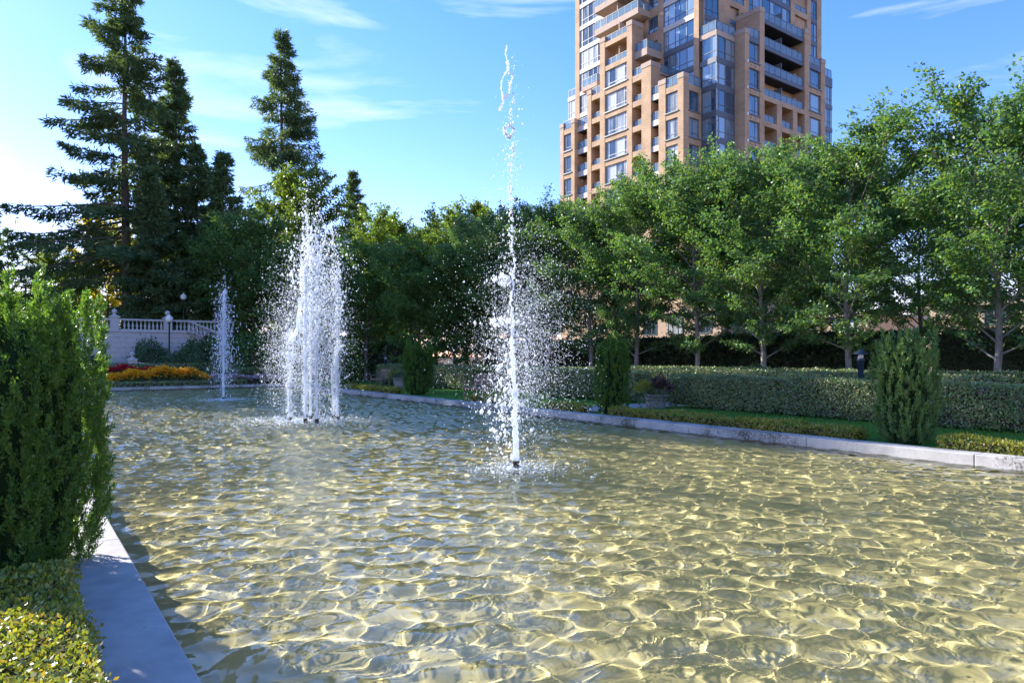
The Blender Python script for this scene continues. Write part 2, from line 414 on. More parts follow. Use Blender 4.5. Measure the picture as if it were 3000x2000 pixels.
water = struct(link('water', arrmesh('water', np.stack([U, V, Zw], -1).reshape(-1, 3), wf, WATER, True))); water.rotation_euler.z = TH
water.cycles.is_caustics_caster = True
pool_wall.cycles.is_caustics_receiver = True

# ================================================================== TREES
def deciduous(seed, H, Rr, th, nl, nleaf, lm, bark, leaf=(.14, .095), r0=.14, droop=.25, spire=.8):
    """returns (wood mesh, leaf mesh): trunk, ascending limbs, twigs, leaves in layered sprays"""
    rng = np.random.default_rng(seed); rd = random.Random(seed)
    w = MB(); ph = rd.uniform(0, 6)
    def tp(z): return Vector((.10*math.sin(z*.6+ph)*min(1, z/2), .10*math.cos(z*.5+ph)*min(1, z/2), z))
    zs = [H*.93*k/9 for k in range(10)]
    w.tube([tp(z) for z in zs], [r0*1.25 if k == 0 else r0*(1-.92*k/9)**.9 for k in range(10)], 8)
    tips = []
    for k in range(nl):
        f = (k+.5)/nl; z0 = th + (H*.9-th)*f**.95
        tt = (z0-th)/(H-th); env = max(.12, math.sin(math.pi*min(1, tt*.80+.16))**.9)
        az = k*2.39996 + rd.uniform(-.4, .4); el = R(rd.uniform(14, 42) + 34*tt*spire)
        L = Rr*env*rd.uniform(.72, 1.12)/max(.45, math.cos(el)*.85+.1)
        L = min(L, (H-z0)*1.15+.4)
        d = Vector((math.cos(az)*math.cos(el), math.sin(az)*math.cos(el), math.sin(el)))
        a = tp(z0); pts = []
        for q in range(5):
            s = q/4; pts.append(a + d*L*s + Vector((0, 0, L*.10*(s*s) - droop*L*.25*s*s*s)))
        w.tube(pts, [max(.006, .34*r0*(1-tt*.6)*(1-.85*q/4)) for q in range(5)], 5)
        nt_ = max(4, int(3 + L*2.6))
        for q in range(nt_):
            s = rd.uniform(.22, 1.0); x = s*4; i0 = min(3, int(x)); base = pts[i0].lerp(pts[i0+1], x-i0)
            sd = Vector((-d.y, d.x, 0)).normalized()*rd.choice((-1, 1))
            td = (d*rd.uniform(.4, 1.0) + sd*rd.uniform(.1, 1.0) + Vector((0, 0, rd.uniform(-.25, .45) + .35*tt))).normalized()
            tl = L*rd.uniform(.16, .36)*(1.15-.4*s) + .25
            tips.append((base, td, tl))
            if tl > .5: w.tube([base, base+td*tl*.6, base+td*tl], [.012, .008, .004], 4, False)
    # upright leading shoots
    for k in range(7):
        az = rd.uniform(0, 6.28); z0 = H*rd.uniform(.72, .9); rr = rd.uniform(.05, Rr*.32)
        tips.append((Vector((rr*math.cos(az), rr*math.sin(az), z0)), Vector((.18*math.cos(az), .18*math.sin(az), 1)).normalized(), H*rd.uniform(.07, .12)))
    wt = np.array([t[2]**1.3 for t in tips]); wt /= wt.sum()
    idx = rng.choice(len(tips), nleaf, p=wt)
    base = np.array([t[0] for t in tips])[idx]; td = np.array([t[1] for t in tips])[idx]; tl = np.array([t[2] for t in tips])[idx][:, None]
    s = rng.uniform(.1, 1.05, (nleaf, 1))
    pos = base + td*tl*s + rng.normal(size=(nleaf, 3))*np.array([.24, .24, .09])*tl*(.45+.4*(1-s))
    ax = td*.5 + rng.normal(size=(nleaf, 3))*.55 + np.array([0, 0, -.45])
    lf = leaves('crown', pos, ax, lm, leaf[0], leaf[1], rng, flat=np.array([0, 0, 1.0]))
    return w.mesh('trunk', bark, True), lf

def conifer(seed, H, Rr, first, nwh, lm, droop=.3, sparse=0., leafsz=(.55, .15), tuft=1.0, lopside=None, trunk_r=None):
    rng = np.random.default_rng(seed); rd = random.Random(seed)
    w = MB(); r0 = trunk_r or H*.013
    zs = [H*k/10 for k in range(11)]
    ph = rd.uniform(0, 6)
    w.tube([(.12*math.sin(z*.15+ph), .12*math.cos(z*.12+ph), z) for z in zs], [r0*1.2 if k == 0 else r0*(1-.97*k/10) for k in range(11)], 9)
    PO, AX = [], []
    for k in range(nwh):
        f = k/(nwh-1); z0 = first + (H*.985-first)*min(1, max(0, f + rd.uniform(-.4, .4)/nwh))
        t = 1-(z0/H); prof = min(1, (t/(1-first/H))*1.0)**.72
        nb = rd.choice((2, 2, 3))
        for q in range(nb):
            if rd.random() < sparse*(1-f*.5): continue
            az = rd.uniform(0, 6.283); L = Rr*prof*rd.uniform(.55, 1.12) + .15
            if lopside: L *= 1 + lopside[1]*math.cos(az-lopside[0])
            el = R(-8 + 34*f + rd.uniform(-9, 9))
            d = Vector((math.cos(az)*math.cos(el), math.sin(az)*math.cos(el), math.sin(el)))
            pts = []
            for j in range(6):
                s = j/5; pts.append(Vector((0, 0, z0)) + d*L*s + Vector((0, 0, -droop*L*.42*s**1.6 + droop*L*.22*s**4)))
            w.tube(pts, [max(.012, .020*L**.8*(1-.85*j/5)+.006) for j in range(6)], 4, False)
            n = int((10 + 13*L)*tuft)
            s = rng.uniform(.16, 1.03, n); x = np.clip(s*5, 0, 4.999); i0 = x.astype(int); fr = (x-i0)[:, None]
            A = np.array(pts); pb = A[i0]*(1-fr) + A[i0+1]*fr
            sd = np.array([-d.y, d.x, 0.]); sd /= np.linalg.norm(sd)+1e-9
            lat = rng.uniform(-1, 1, n)*(.10 + .24*L*np.clip(1.05-s, 0, 1)**.8*np.clip(s*3, 0, 1))
            hang = -np.abs(rng.normal(size=n))*(.10+.35*droop)*(.4+.09*L) - np.abs(lat)*.25*droop
            p = pb + sd*lat[:, None] + np.stack([0*lat, 0*lat, hang], -1)
            a = np.array(d)*.7 + sd*np.sign(lat)[:, None]*.45 + rng.normal(size=(n, 3))*.35 + np.array([0, 0, -.15-.75*droop*rng.random()])
            for rep in range(3):
                PO.append(p + rng.normal(size=(n, 3))*.10); AX.append(a + rng.normal(size=(n, 3))*.4)
    pos = np.concatenate(PO); ax = np.concatenate(AX)
    lf = leaves('crown', pos, ax, lm, leafsz[0], leafsz[1], rng)
    return w.mesh('trunk', WOOD, True), lf

def put_tree(name, meshes, loc, rz=0, sc=1.0, label='', cat='tree', group=None, scz=None):
    t = thing(name, label, cat, loc, rz, group)
    t.scale = (sc, sc, scz or sc)
    link('trunk', meshes[0], t); link('crown', meshes[1], t)
    return t

def at(px, Y, z=GZ-.06):   # stand something at a bearing and a distance
    return Vector(((px-1500)/2000*Y, Y, z))

maple = [deciduous(11+k, 11.6, 3.5, 1.9, 46, 45000, L_MAPLE, BARKP, (.142, .09), droop=.55) for k in range(4)]
row_v = [4.6, 8.4, 13.1, 16.6, 20.0, 23.7, 27.2, 30.8, 34.4, 38.2]
ords = ['maple at the right end of the row, mostly out of frame', 'pale-trunked maple nearest on the right, forked low above the dark hedge',
        'second maple from the right in the row, behind the bollard light', 'third maple from the right, slim grey trunk rising from a round shrub',
        'fourth maple from the right, grey trunk in front of the dark tall hedge', 'fifth maple from the right in the row, below the tower corner',
        'sixth maple from the right in the row, in front of the tower left wing', 'seventh maple from the right, seen through the spray of the near jet',
        'eighth maple from the right in the row, left of the near jet', 'farthest maple of the row, behind the second bench']
hh = [.70, .84, .85, .85, .87, .86, .84, .88, .86, .84]
for k, v in enumerate(row_v):
    u = 25 + random.uniform(-.15, .15)
    put_tree('maple_tree', maple[(k*3+1) % 4], P(u, v, GZ-.06), k*1.9+.4, max(.92, hh[k]), ords[k], 'maple tree', 'maples in a row behind the hedges', scz=hh[k])
# a looser second row beyond the tall hedge
for k, (v, s) in enumerate([(3.5, .9), (10.5, .8), (18.3, .95), (24.6, .98), (33, .95), (14.2, .85), (21.5, .9)]):
    put_tree('maple_tree', maple[(k+2) % 4], P(32.5+(k % 2), v, GZ-.06), k*2.3, s, ['maple beyond the tall hedge at the far right edge', 'low maple between the beige house and the tall hedge', 'maple behind the tall hedge, its dark trunk left of the bollard light',
             'dark-trunked maple beyond the tall hedge, below the tower corner', 'maple beyond the tall hedge, below the left wing of the tower', 'maple filling the gap behind the bollard light, beyond the tall hedge', 'maple beyond the tall hedge between the third and fourth maples of the row'][k], 'maple tree', 'maples beyond the tall hedge')
# big broadleaf trees across the far side
bigA = deciduous(31, 17.5, 4.1, 1.2, 56, 30000, L_OLIVE, WOOD, (.24, .16), .22, .3, .5)
bigB = deciduous(32, 12.5, 4.0, .8, 54, 30000, L_MAPLE2, WOOD, (.22, .15), .2, .6, .6)
bigC = deciduous(33, 13.0, 3.3, 1.2, 44, 24000, L_OLIVE, WOOD, (.22, .15), .18, .4, .9)
bigD = deciduous(34, 12.5, 3.4, 1.5, 44, 20000, L_YELLOW, WOOD, (.26, .18), .18, .4, .7)
put_tree('broadleaf_tree', bigA, at(872, 71, .4), .3, 1.22, 'tall rounded yellow-green tree right behind the fountain cluster', 'tree', None)
far_trees = [(745, 58, bigB, 1.05, 'dark green broad tree left of the fountain cluster, above the steps'),
             (985, 57, bigB, .88, 'dark broad tree just right of the fountain cluster'),
             (1075, 50, bigB, .76, 'low dark spreading tree behind the first bench'),
             (1125, 58, bigC, 1.02, 'sunlit pale green tree left of centre behind the hedges'),
             (1205, 76, bigB, 1.24, 'tall dark loose tree seen over the pale green ones'),
             (1275, 72, bigB, 1.15, 'dark tree filling the gap behind the two sunlit trees'),
             (1365, 53, bigC, .98, 'sunlit pointed tree left of the near jet'),
             (1455, 60, bigC, 1.08, 'slender tree top showing just left of the near jet'),
             (1545, 62, bigB, 1.05, 'dark tree behind the spray of the near jet'),
             (1230, 47, bigB, .72, 'small dark tree behind the column yew and bench'),
             (1330, 46, bigB, .70, 'small dark tree left of the near jet, under the sunlit tree'),
             (640, 62, bigB, .95, 'dark leafy tree above the stair balustrade'),
             (905, 52, bigB, .80, 'dark small tree hidden behind the jets of the cluster')]
for k, (px, Y, ms, s, lb) in enumerate(far_trees):
    put_tree('broadleaf_tree', ms, at(px, Y, .3), k*1.3, s, lb, 'tree', 'broadleaf trees behind the pool')
for k, (px, Y, s, ms, lb) in enumerate([(318, 74, 1.02, bigD, 'yellow autumn tree beside the big fir trunk'), (425, 78, .8, bigD, 'low yellow tree glowing between the fir trunks'),
                           (150, 74, .98, bigA, 'olive tree with russet tint at the far left, over the near yew'), (245, 82, .72, bigB, 'dark tree at the left behind the near yew top')]):
    put_tree('broadleaf_tree', ms, at(px, Y, 3.7), k*1.1, s*(.62 if ms is bigA else 1), lb, 'tree', 'trees on the upper terrace')
# conifers
firA = conifer(51, 33.6, 8.4, 5.5, 72, L_FIR, .6, .30, (.55, .125), 1.65, (R(200), .22), .48)
firB = conifer(52, 27, 4.8, 1.5, 76, L_FIR, .45, .05, (.53, .13), 1.6)
firC = conifer(53, 19, 4.7, .8, 64, L_FIR, .40, .03, (.5, .13), 1.5)
firD = conifer(54, 36.5, 6.6, 8, 80, L_FIR, .85, .22, (.55, .11), 1.5)
firE = conifer(55, 15, 3.4, .8, 30, L_FIR, .25, .05, (.5, .15), 1.0)
put_tree('fir_tree', firA, at(370, 62, 3.7), .0, 1, 'tallest fir with open drooping limbs, trunk behind the balustrade', 'conifer')
put_tree('fir_tree', firB, at(512, 66, 3.7), .7, 1, 'dense pointed fir just right of the tallest fir', 'conifer')
put_tree('fir_tree', firC, at(655, 62, 1.5), 1.7, 1, 'shorter dense fir left of the fountain cluster', 'conifer')
put_tree('fir_tree', firC, at(440, 60, 3.7), 3.1, .78, 'low dark fir filling the foot of the tallest fir', 'conifer')
put_tree('fir_tree', firC, at(575, 64, 3.7), 4.1, .95, 'dark fir between the dense pointed fir and the shorter one', 'conifer')
put_tree('fir_tree', firD, at(825, 75, 1.5), .3, 1, 'tall narrow spruce with hanging branchlets behind the fountain cluster', 'conifer')
put_tree('fir_tree', firB, at(1035, 82, .5), 2.3, .88, 'thin conifer tip showing above the trees right of the cluster', 'conifer')
for k, (px, Y, s, lb) in enumerate([(22, 82, 1.0, 'pointed conifer at the far left edge over the near yew'), (125, 84, .95, 'small conifer second from the left edge'), (205, 76, .75, 'dark low conifer behind the near yew, left of the yellow tree')]):
    put_tree('fir_tree', firE, at(px, Y, 2.2), k*1.7, s, lb, 'conifer', 'small conifers at the far left')
# the same belt of tall firs goes on beyond the left edge of the picture and shades the garden
for k, (x, y) in enumerate([(-43.5, 50.5), (-48, 56.5), (-52.5, 62.5), (-57, 69), (-62, 76), (-53, 54)]):
    put_tree('fir_tree', firB, Vector((x, y, 2.0)), k*2.1, 1.0, 'tall fir of the belt beyond the left edge of the view', 'conifer', 'fir belt left of the view', scz=1.58)
# far wood closing the horizon
rngf = random.Random(5)
for k in range(26):
    px = -500 + k*140 + rngf.uniform(-40, 40); Y = rngf.uniform(100, 125)
    ms = [bigB, bigC, firE, bigB][k % 4]
    if 1600 < px < 2500: continue
    put_tree('broadleaf_tree' if ms is not firE else 'fir_tree', ms, at(px, Y, 0), k*1.7, rngf.uniform(.95, 1.2) if px > 700 else rngf.uniform(.8, 1.0), 'distant tree in the wood closing the view behind the garden', 'tree', 'distant wood')

# ================================================================== COLUMN YEWS
def yew(seed, H, Rr, nplume, nleaf, leaf, lm, tuft=.16, slant=.05, spin=0.):
    rng = np.random.default_rng(seed)
    nout = int(nplume*.58)
    ang = np.concatenate([np.arange(nout)/nout*6.283 + rng.normal(0, .07, nout), rng.uniform(0, 6.283, nplume-nout)])
    rad = Rr*np.concatenate([rng.uniform(.74, .90, nout), rng.uniform(.1, .62, nplume-nout)])
    hgt = H*(1 - .17*rng.random(nplume)**1.2 - .05*(rad/Rr)**3)
    sa = math.atan2(SUN_AZ.y, SUN_AZ.x) - spin
    hgt *= 1 - slant*(.5+.5*np.cos(ang-sa))*(rad/Rr)                               # top shaped lower on the sun side so light reaches the front plumes
    pr = Rr*rng.uniform(.13, .21, nplume)
    per = 60; ntu = nleaf//per
    idx = rng.integers(0, nplume, ntu)                                          # tufts of needles set along the plumes
    t = rng.uniform(0, 1, ntu)**.9
    belly = 1 - .22*np.clip(1-t*3.2, 0, 1) + .06*np.sin(t*9+ang[idx]*3)         # narrower at the foot
    a = ang[idx] + .07*np.sin(t*7+idx)
    prof = np.clip(np.minimum(1, (1-t)*3.6), .04, 1)**.85
    th = np.where(rng.random(ntu) < .75, a + rng.normal(0, .85, ntu), rng.uniform(0, 6.283, ntu))
    rr = pr[idx]*prof*rng.uniform(.6, 1.05, ntu)
    cen = np.stack([rad[idx]*belly*np.cos(a)+rr*np.cos(th), rad[idx]*belly*np.sin(a)+rr*np.sin(th), hgt[idx]*t*.97+.02], -1)
    dirn = norm(np.stack([np.cos(th)*.32, np.sin(th)*.32, np.full(ntu, 1.0)], -1) + rng.normal(size=(ntu, 3))*.18)
    tl = rng.uniform(.7, 1.3, ntu)*tuft
    n_ = ntu*per; k = np.repeat(np.arange(ntu), per); sp = rng.uniform(0, 1, (n_, 1))
    pos = cen[k] + dirn[k]*tl[k][:, None]*sp + rng.normal(size=(n_, 3))*tl[k][:, None]*.12*(1.1-sp*.8)
    ax = dirn[k]*.9 + rng.normal(size=(n_, 3))*.45
    lf = leaves('foliage', pos, ax, lm, leaf[0], leaf[1], rng)
    c = MB(); r_ = random.Random(seed)
    for k in range(0, nplume, 2):
        x, y = rad[k]*.8*math.cos(ang[k]), rad[k]*.8*math.sin(ang[k])
        c.tube([(x*.7, y*.7, 0), (x*.95, y*.95, hgt[k]*.4), (x, y, hgt[k]*.78), (x, y, hgt[k]*.9)], [pr[k]*.3, pr[k]*.4, pr[k]*.3, .01], 6)
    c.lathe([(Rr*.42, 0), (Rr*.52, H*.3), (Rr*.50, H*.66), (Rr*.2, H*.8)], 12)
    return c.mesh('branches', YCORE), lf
def put_yew(ms, loc, rz, lb, sc=(1,1,1)):
    t = thing('column_yew', lb, 'yew column', loc, rz, 'clipped yew columns along the pool kerbs'); t.scale = sc
    link('branches', ms[0], t); link('foliage', ms[1], t); return t
yewN = yew(61, 2.60, .63, 46, 190000, (.034, .0105), L_YEW, .13, .26, .6)
yewF = yew(62, 2.5, .66, 34, 56000, (.055, .020), L_YEW2, .17)
yewG = yew(63, 2.55, .60, 30, 42000, (.066, .025), L_YEW, .18)
put_yew(yewN, P(.02, 7.1, GZ-.06), .6, 'big bright-topped yew column close at the left edge, overhanging the kerb')
put_yew(yewF, P(15.35, 6.8, GZ-.06), 0, 'nearest yew column on the right, broad and clipped, beside the kerb', (.9, .9, 1))
put_yew(yewG, P(15.5, 15.8, GZ-.06), 1.2, 'dark yew column right of the near jet, beside the urn', (.85, .85, .97))
put_yew(yewG, P(15.6, 29.0, GZ-.06), 2.6, 'dark yew column between the two benches', (1.12, 1.12, 1.03))
put_yew(yewG, P(15.6, 37.3, GZ-.06), 3.9, 'farthest yew column, half hidden behind the fountain cluster', (1.0, 1.0, 1.05))

# ================================================================== HEDGES
def hedge(name, label, u0, u1, v0, v1, h, lm=L_BOX, dens=420, leaf=(.075, .045), cat='hedge', group=None, seed=1, rough=.035, z0=GZ-.06, feet=True):
    rng = np.random.default_rng(seed)
    t = thing(name, label, cat, P((u0+u1)/2, (v0+v1)/2, z0), TH, group)
    a, b = (u1-u0)/2, (v1-v0)/2
    c = MB(); k = min(.09, a*.4, b*.4)
    c.box(-a+k, a-k, -b+k, b-k, .14 if feet else .0, h-k)
    if feet:
        for _ in range(int((v1-v0)/.55)+1):
            for sx in (-1, 1):
                x, y = sx*a*random.uniform(.3, .75), random.uniform(-b+.1, b-.1); c.tube([(x, y, 0), (x*1.05, y+random.uniform(-.1, .1), .3)], [.02, .015], 5)
    c.build('branches', CORE, t)
    P_, N_ = [], []
    for (w_, l_, mk, nn) in ((2*a, 2*b, 'top', (0,0,1)), (2*b, h, 'l', (-1,0,0)), (2*b, h, 'r', (1,0,0)), (2*a, h, 'f', (0,-1,0)), (2*a, h, 'k', (0,1,0))):
        d = dens*(.4 if mk in 'rk' else 1.0)
        n = max(20, int(w_*l_*d)); x = rng.uniform(-.5, .5, n)*w_; y = rng.uniform(0, 1, n)
        o = rng.normal(0, rough, n) - rough*.3
        if mk == 'top': p = np.stack([x, (y-.5)*l_, h+o*.6], -1)
        else:
            zz = h*(.07 + .93*y) if feet else h*y
            # scalloped, thinner foot
            if feet:
                keep = (zz > .26) | (rng.random(n) < .35+.5*np.sin(x*4.7+seed)**2)
                o = o - .07*np.clip(.4-zz, 0, .4)/.4
            else: keep = np.ones(n, bool)
            if mk == 'l': p = np.stack([-a-o, x, zz], -1)
            if mk == 'r': p = np.stack([a+o, x, zz], -1)
            if mk == 'f': p = np.stack([x, -b-o, zz], -1)
            if mk == 'k': p = np.stack([x, b+o, zz], -1)
            p = p[keep]
        P_.append(p); N_.append(np.broadcast_to(np.array(nn, float), p.shape))
    pos = np.concatenate(P_); nn = np.concatenate(N_)
    bulge = .03*np.sin(pos[:, 1]*2.1+seed)*np.sin(pos[:, 2]*3.3+seed*2) + .02*np.sin(pos[:, 1]*5.3+seed*3)
    pos = pos + nn*bulge[:, None]
    ax = nn*.30 + rng.normal(size=pos.shape)*.7 + np.array([0, 0, .3])
    link('foliage', leaves('foliage', pos, ax, lm, leaf[0], leaf[1], rng, flat=nn*1.3), t)
    return t
HG = 'clipped box hedges of the parterre'
hedge('box_hedge', 'long front box hedge right of the urn, with bare twiggy foot', 19.0, 20.2, 5.9, 16.5, 1.14, dens=1300, leaf=(.066, .042), seed=2, group=HG)
hedge('box_hedge', 'box hedge block behind the dark yew column, left of the urn', 19.5, 20.6, 18.6, 25.2, 1.2, dens=700, leaf=(.08, .05), seed=3, group=HG)
hedge('box_hedge', 'box hedge between the two benches', 19.4, 20.6, 30.0, 36.2, 1.2, dens=500, leaf=(.09, .06), seed=4, group=HG)
hedge('box_hedge', 'box hedge behind the first bench, lightly sunlit', 19.4, 20.6, 37.2, 41.8, 1.25, dens=450, leaf=(.09, .06), seed=5, group=HG)
hedge('box_hedge', 'second row box hedge behind the long front hedge', 21.5, 22.5, 7.0, 19.5, 1.27, dens=420, leaf=(.08, .05), seed=6, group=HG)
hedge('box_hedge', 'third row box hedge in front of the maple trunks', 23.4, 24.4, 6.0, 24.0, 1.33, dens=360, leaf=(.08, .05), seed=7, group=HG)
hedge('box_hedge', 'cross box hedge joining the front hedge to the second row', 20.2, 21.5, 12.4, 13.2, 1.2, dens=420, leaf=(.08, .05), seed=8, group=HG)
hedge('box_hedge', 'low box hedge in the shade at the foot of the maples, left part', 26.8, 27.5, 22.6, 33.0, 1.0, dens=260, leaf=(.09, .06), seed=9, group=HG)
hedge('box_hedge', 'low box hedge in the shade at the foot of the maples, right part', 26.8, 27.5, 9.0, 22.0, 1.0, dens=300, leaf=(.09, .06), seed=10, group=HG)
hedge('box_hedge', 'short box hedge at the right edge below the forked maple', 19.0, 20.2, 1.5, 5.0, 1.05, dens=800, leaf=(.07, .042), seed=11, group=HG)
hedge('box_hedge', 'second row box hedge left of the near jet', 21.8, 22.6, 21.5, 38.0, 1.24, dens=300, leaf=(.09, .06), seed=12, group=HG)
hedge('tall_hedge', 'tall dark evergreen hedge behind the maple trunks', 29.4, 30.8, 13.4, 44.0, 2.75, L_LAUREL, 170, (.20, .12), seed=13, rough=.12, feet=False)
hedge('tall_hedge', 'smooth tall yew hedge panel at the right behind the forked maple', 29.0, 30.2, 4.0, 11.9, 2.8, L_LAUREL, 420, (.09, .05), seed=14, rough=.03, feet=False)
hedge('tall_hedge', 'dark shrubbery hedge closing the garden behind the first bench', 21.5, 23.0, 43.0, 58.0, 2.6, L_LAUREL, 110, (.24, .16), seed=15, rough=.2, feet=False)
hedge('tall_hedge', 'dark laurel bank behind the fountain cluster, above the pool end', 11.5, 21.3, 53.5, 55.2, 3.1, L_LAUREL, 130, (.24, .16), seed=16, rough=.2, feet=False)
# clipped yellow-green edging along the kerbs
EG = 'low clipped edging along the pool kerbs'
hedge('edging_hedge', 'low yellow-green edging between the two right yew columns', 14.78, 15.35, 7.6, 15.2, .25, L_EDGE, 1100, (.06, .04), 'edging', EG, 21, .03, feet=False)
hedge('edging_hedge', 'low edging at the right edge in front of the nearest right yew', 14.78, 15.3, 1.0, 5.95, .25, L_EDGE, 1500, (.05, .034), 'edging', EG, 22, .03, feet=False)
hedge('edging_hedge', 'patchy low edging left of the dark yew column', 14.78, 15.3, 16.6, 18.4, .24, L_EDGE, 500, (.08, .05), 'edging', EG, 23, .05, feet=False)
hedge('edging_hedge', 'low yellow-green edging in front of the first bench', 14.9, 15.4, 30.2, 36.4, .24, L_EDGE, 500, (.09, .06), 'edging', EG, 24, .04, feet=False)
hedge('edging_hedge', 'short edging clump by the foot of the second bench', 14.85, 15.5, 21.8, 23.6, .26, L_EDGE, 500, (.08, .05), 'edging', EG, 25, .05, feet=False)
hedge('edging_hedge', 'bright low box edging in the near left corner, half in sun', -2.6, UK0-KW-.03, 1.4, 6.3, .28, L_EDGE, 3500, (.036, .025), 'edging', EG, 26, .022, feet=False)
hedge('edging_hedge', 'low green edging on the far kerb under the yellow flowers', 1.0, 12.0, 45.1, 45.7, .30, L_BOX, 260, (.10, .07), 'edging', EG, 27, .04, feet=False)
hedge('box_hedge', 'long low box hedge below the retaining wall', 2.0, 13.5, 51.2, 52.0, .95, L_BOX, 220, (.11, .07), 'hedge', HG, 28, .04, z0=.45, feet=False)
hedge('box_hedge', 'dark clipped hedge at the foot of the retaining wall, left', 1.5, 5.0, 54.6, 55.6, 1.2, L_LAUREL, 220, (.11, .07), 'hedge', HG, 29, .04, z0=.7, feet=False)
hedge('box_hedge', 'low hedge right of the flower bed behind the far jet', 10.4, 15.0, 48.4, 49.2, .8, L_BOX, 220, (.11, .07), 'hedge', HG, 30, .04, z0=.3, feet=False)

# round shrubs
def mound(name, label, loc, rx, ry, rz, lm, n, leaf, cat='shrub', seed=1, group=None, core=True):
    rng = np.random.default_rng(seed)
    t = thing(name, label, cat, loc, seed*.7, group)
    d = norm(rng.normal(size=(n, 3))); d[:, 2] = np.abs(d[:, 2])
    bump = 1 + .10*np.sin(d[:, 0]*7+seed) + .08*np.sin(d[:, 1]*9+seed*2) + rng.normal(0, .07, n)
    pos = d*np.array([rx, ry, rz])*(bump*np.cbrt(rng.uniform(.55, 1, n)))[:, None]
    link('foliage', leaves('foliage', pos, d*.4+rng.normal(size=(n, 3))*.6+np.array([0, 0, .2]), lm, leaf[0], leaf[1], rng, flat=d), t)
    if core:
        c = MB(); c.lathe([(rx*.72, 0), (rx*.78, rz*.35), (rx*.55, rz*.68), (rx*.1, rz*.8)], 10, sy=ry/rx); c.build('branches', CORE, t)
    return t
SG = 'round shrubs below the retaining wall'
mound('round_shrub', 'big rounded shrub left of the lamp post below the wall', at(440, 49.5, .6), 1.6, 1.4, 2.35, L_SHRUB, 5000, (.16, .09), seed=2, group=SG)
mound('round_shrub', 'big rounded shrub right of the lamp post below the stairs', at(575, 49.0, .6), 1.9, 1.5, 2.4, L_SHRUB, 6000, (.16, .09), seed=3, group=SG)
mound('round_shrub', 'lower shrub beside the lamp post foot', at(512, 48.2, .5), 1.1, 1.0, 1.6, L_SHRUB, 3000, (.16, .09), seed=4, group=SG)
mound('round_shrub', 'dark shrub mass behind the far jet', at(665, 50, .5), 2.0, 1.6, 2.8, L_MAPLE2, 6000, (.18, .11), seed=5, group=SG)
mound('round_shrub', 'dark shrub mass behind the left jets of the cluster', at(770, 51, .3), 2.4, 1.8, 3.2, L_MAPLE2, 7000, (.18, .11), seed=6, group=SG)
mound('round_shrub', 'small round shrub at the foot of the third maple', P(23.9, 16.3, GZ-.06), .75, .75, 1.45, L_SHRUB, 2200, (.09, .05), seed=7)
mound('round_shrub', 'small round shrub at the right edge behind the low hedge', P(22.4, 5.2, GZ-.06), .7, .7, 1.5, L_SHRUB, 2200, (.09, .05), seed=8)
mound('round_shrub', 'pale green shrub beyond the row behind the far jet', at(610, 57, 2.0), 2.2, 1.5, 2.6, L_OLIVE, 5000, (.18, .11), seed=9)

# flower beds
def flowers(name, label, cat, u0, u1, v0, v1, h, z0, petal, n, fl, seed, arch=.25):
    rng = np.random.default_rng(seed)
    t = thing(name, label, cat, P((u0+u1)/2, (v0+v1)/2, z0), TH)
    a, b = (u1-u0)/2, (v1-v0)/2
    def hgt(x, y): return h*(1 + arch*np.sin(x*1.3+seed)*.5 + .10*np.sin(x*3.9+seed))*np.clip(1.15-(np.abs(x)/a)**6*.4-(np.abs(y)/b)**4*.35, .3, 1)
    m = int(n*1.2); x = rng.uniform(-a, a, m); y = rng.uniform(-b, b, m); z = hgt(x, y)*rng.uniform(.05, .92, m)
    lf = link('leaves', leaves('leaves', np.stack([x, y, z], -1), rng.normal(size=(m, 3))+np.array([0, 0, .6]), L_SHRUB, .17, .07, rng), t); lf['kind'] = 'stuff'
    x = rng.uniform(-a, a, n); y = rng.uniform(-b, b, n); z = hgt(x, y)*(1 + rng.normal(0, .07, n) - .35*rng.random(n)**3)
    # each flower: two crossed petals
    pos = np.repeat(np.stack([x, y, z], -1), 2, 0); ax = rng.normal(size=(2*n, 3))*np.array([1, 1, .35]) + np.array([0, -.2, .25])
    fo = link('blossoms', leaves('blossoms', pos, ax, petal, fl, fl*.7, rng, flat=np.array([0, -.5, 1.0])), t); fo['kind'] = 'stuff'
    c = MB(); c.box(-a+.1, a-.1, -b+.1, b-.1, -.2, h*.45); c.build('stems', CORE, t)
    return t
flowers('flower_bed', 'bank of golden yellow daisies behind the far kerb', 'flower bed', 4.4, 10.0, 45.9, 47.6, .92, GZ-.06, F_GOLD, 5200, .12, 1)
flowers('flower_bed', 'strip of red flowers behind the yellow daisies', 'flower bed', 3.0, 8.6, 49.2, 50.4, .72, .45, F_RED, 3600, .12, 2)
flowers('flower_bed', 'pale pink flowers left of the yellow daisies', 'flower bed', 2.4, 4.2, 46.2, 47.6, .62, GZ-.06, F_PINK, 900, .12, 3)
flowers('flower_bed', 'lilac-pink flowers behind the far jet and cluster', 'flower bed', 10.2, 14.6, 46.2, 47.6, .55, GZ-.06, F_PINK, 2400, .12, 4)

# lawn grass between edging and hedge
rg = np.random.default_rng(9); n = 34000
gu = rg.uniform(15.45, 19.2, n); gv = np.where(rg.random(n) < .75, rg.uniform(0, 16.6, n), rg.uniform(18.6, 40, n))
gp = np.stack([gu, gv, np.full(n, GZ-.052)], -1)
gr = link('lawn_grass', leaves('lawn_grass', gp, rg.normal(size=(n, 3))*.35+np.array([0, 0, 1.]), L_GRASS, .07, .014, rg)); gr.rotation_euler.z = TH
tag(gr, 'short mown grass between the edging and the hedges', 'grass', kind='stuff')

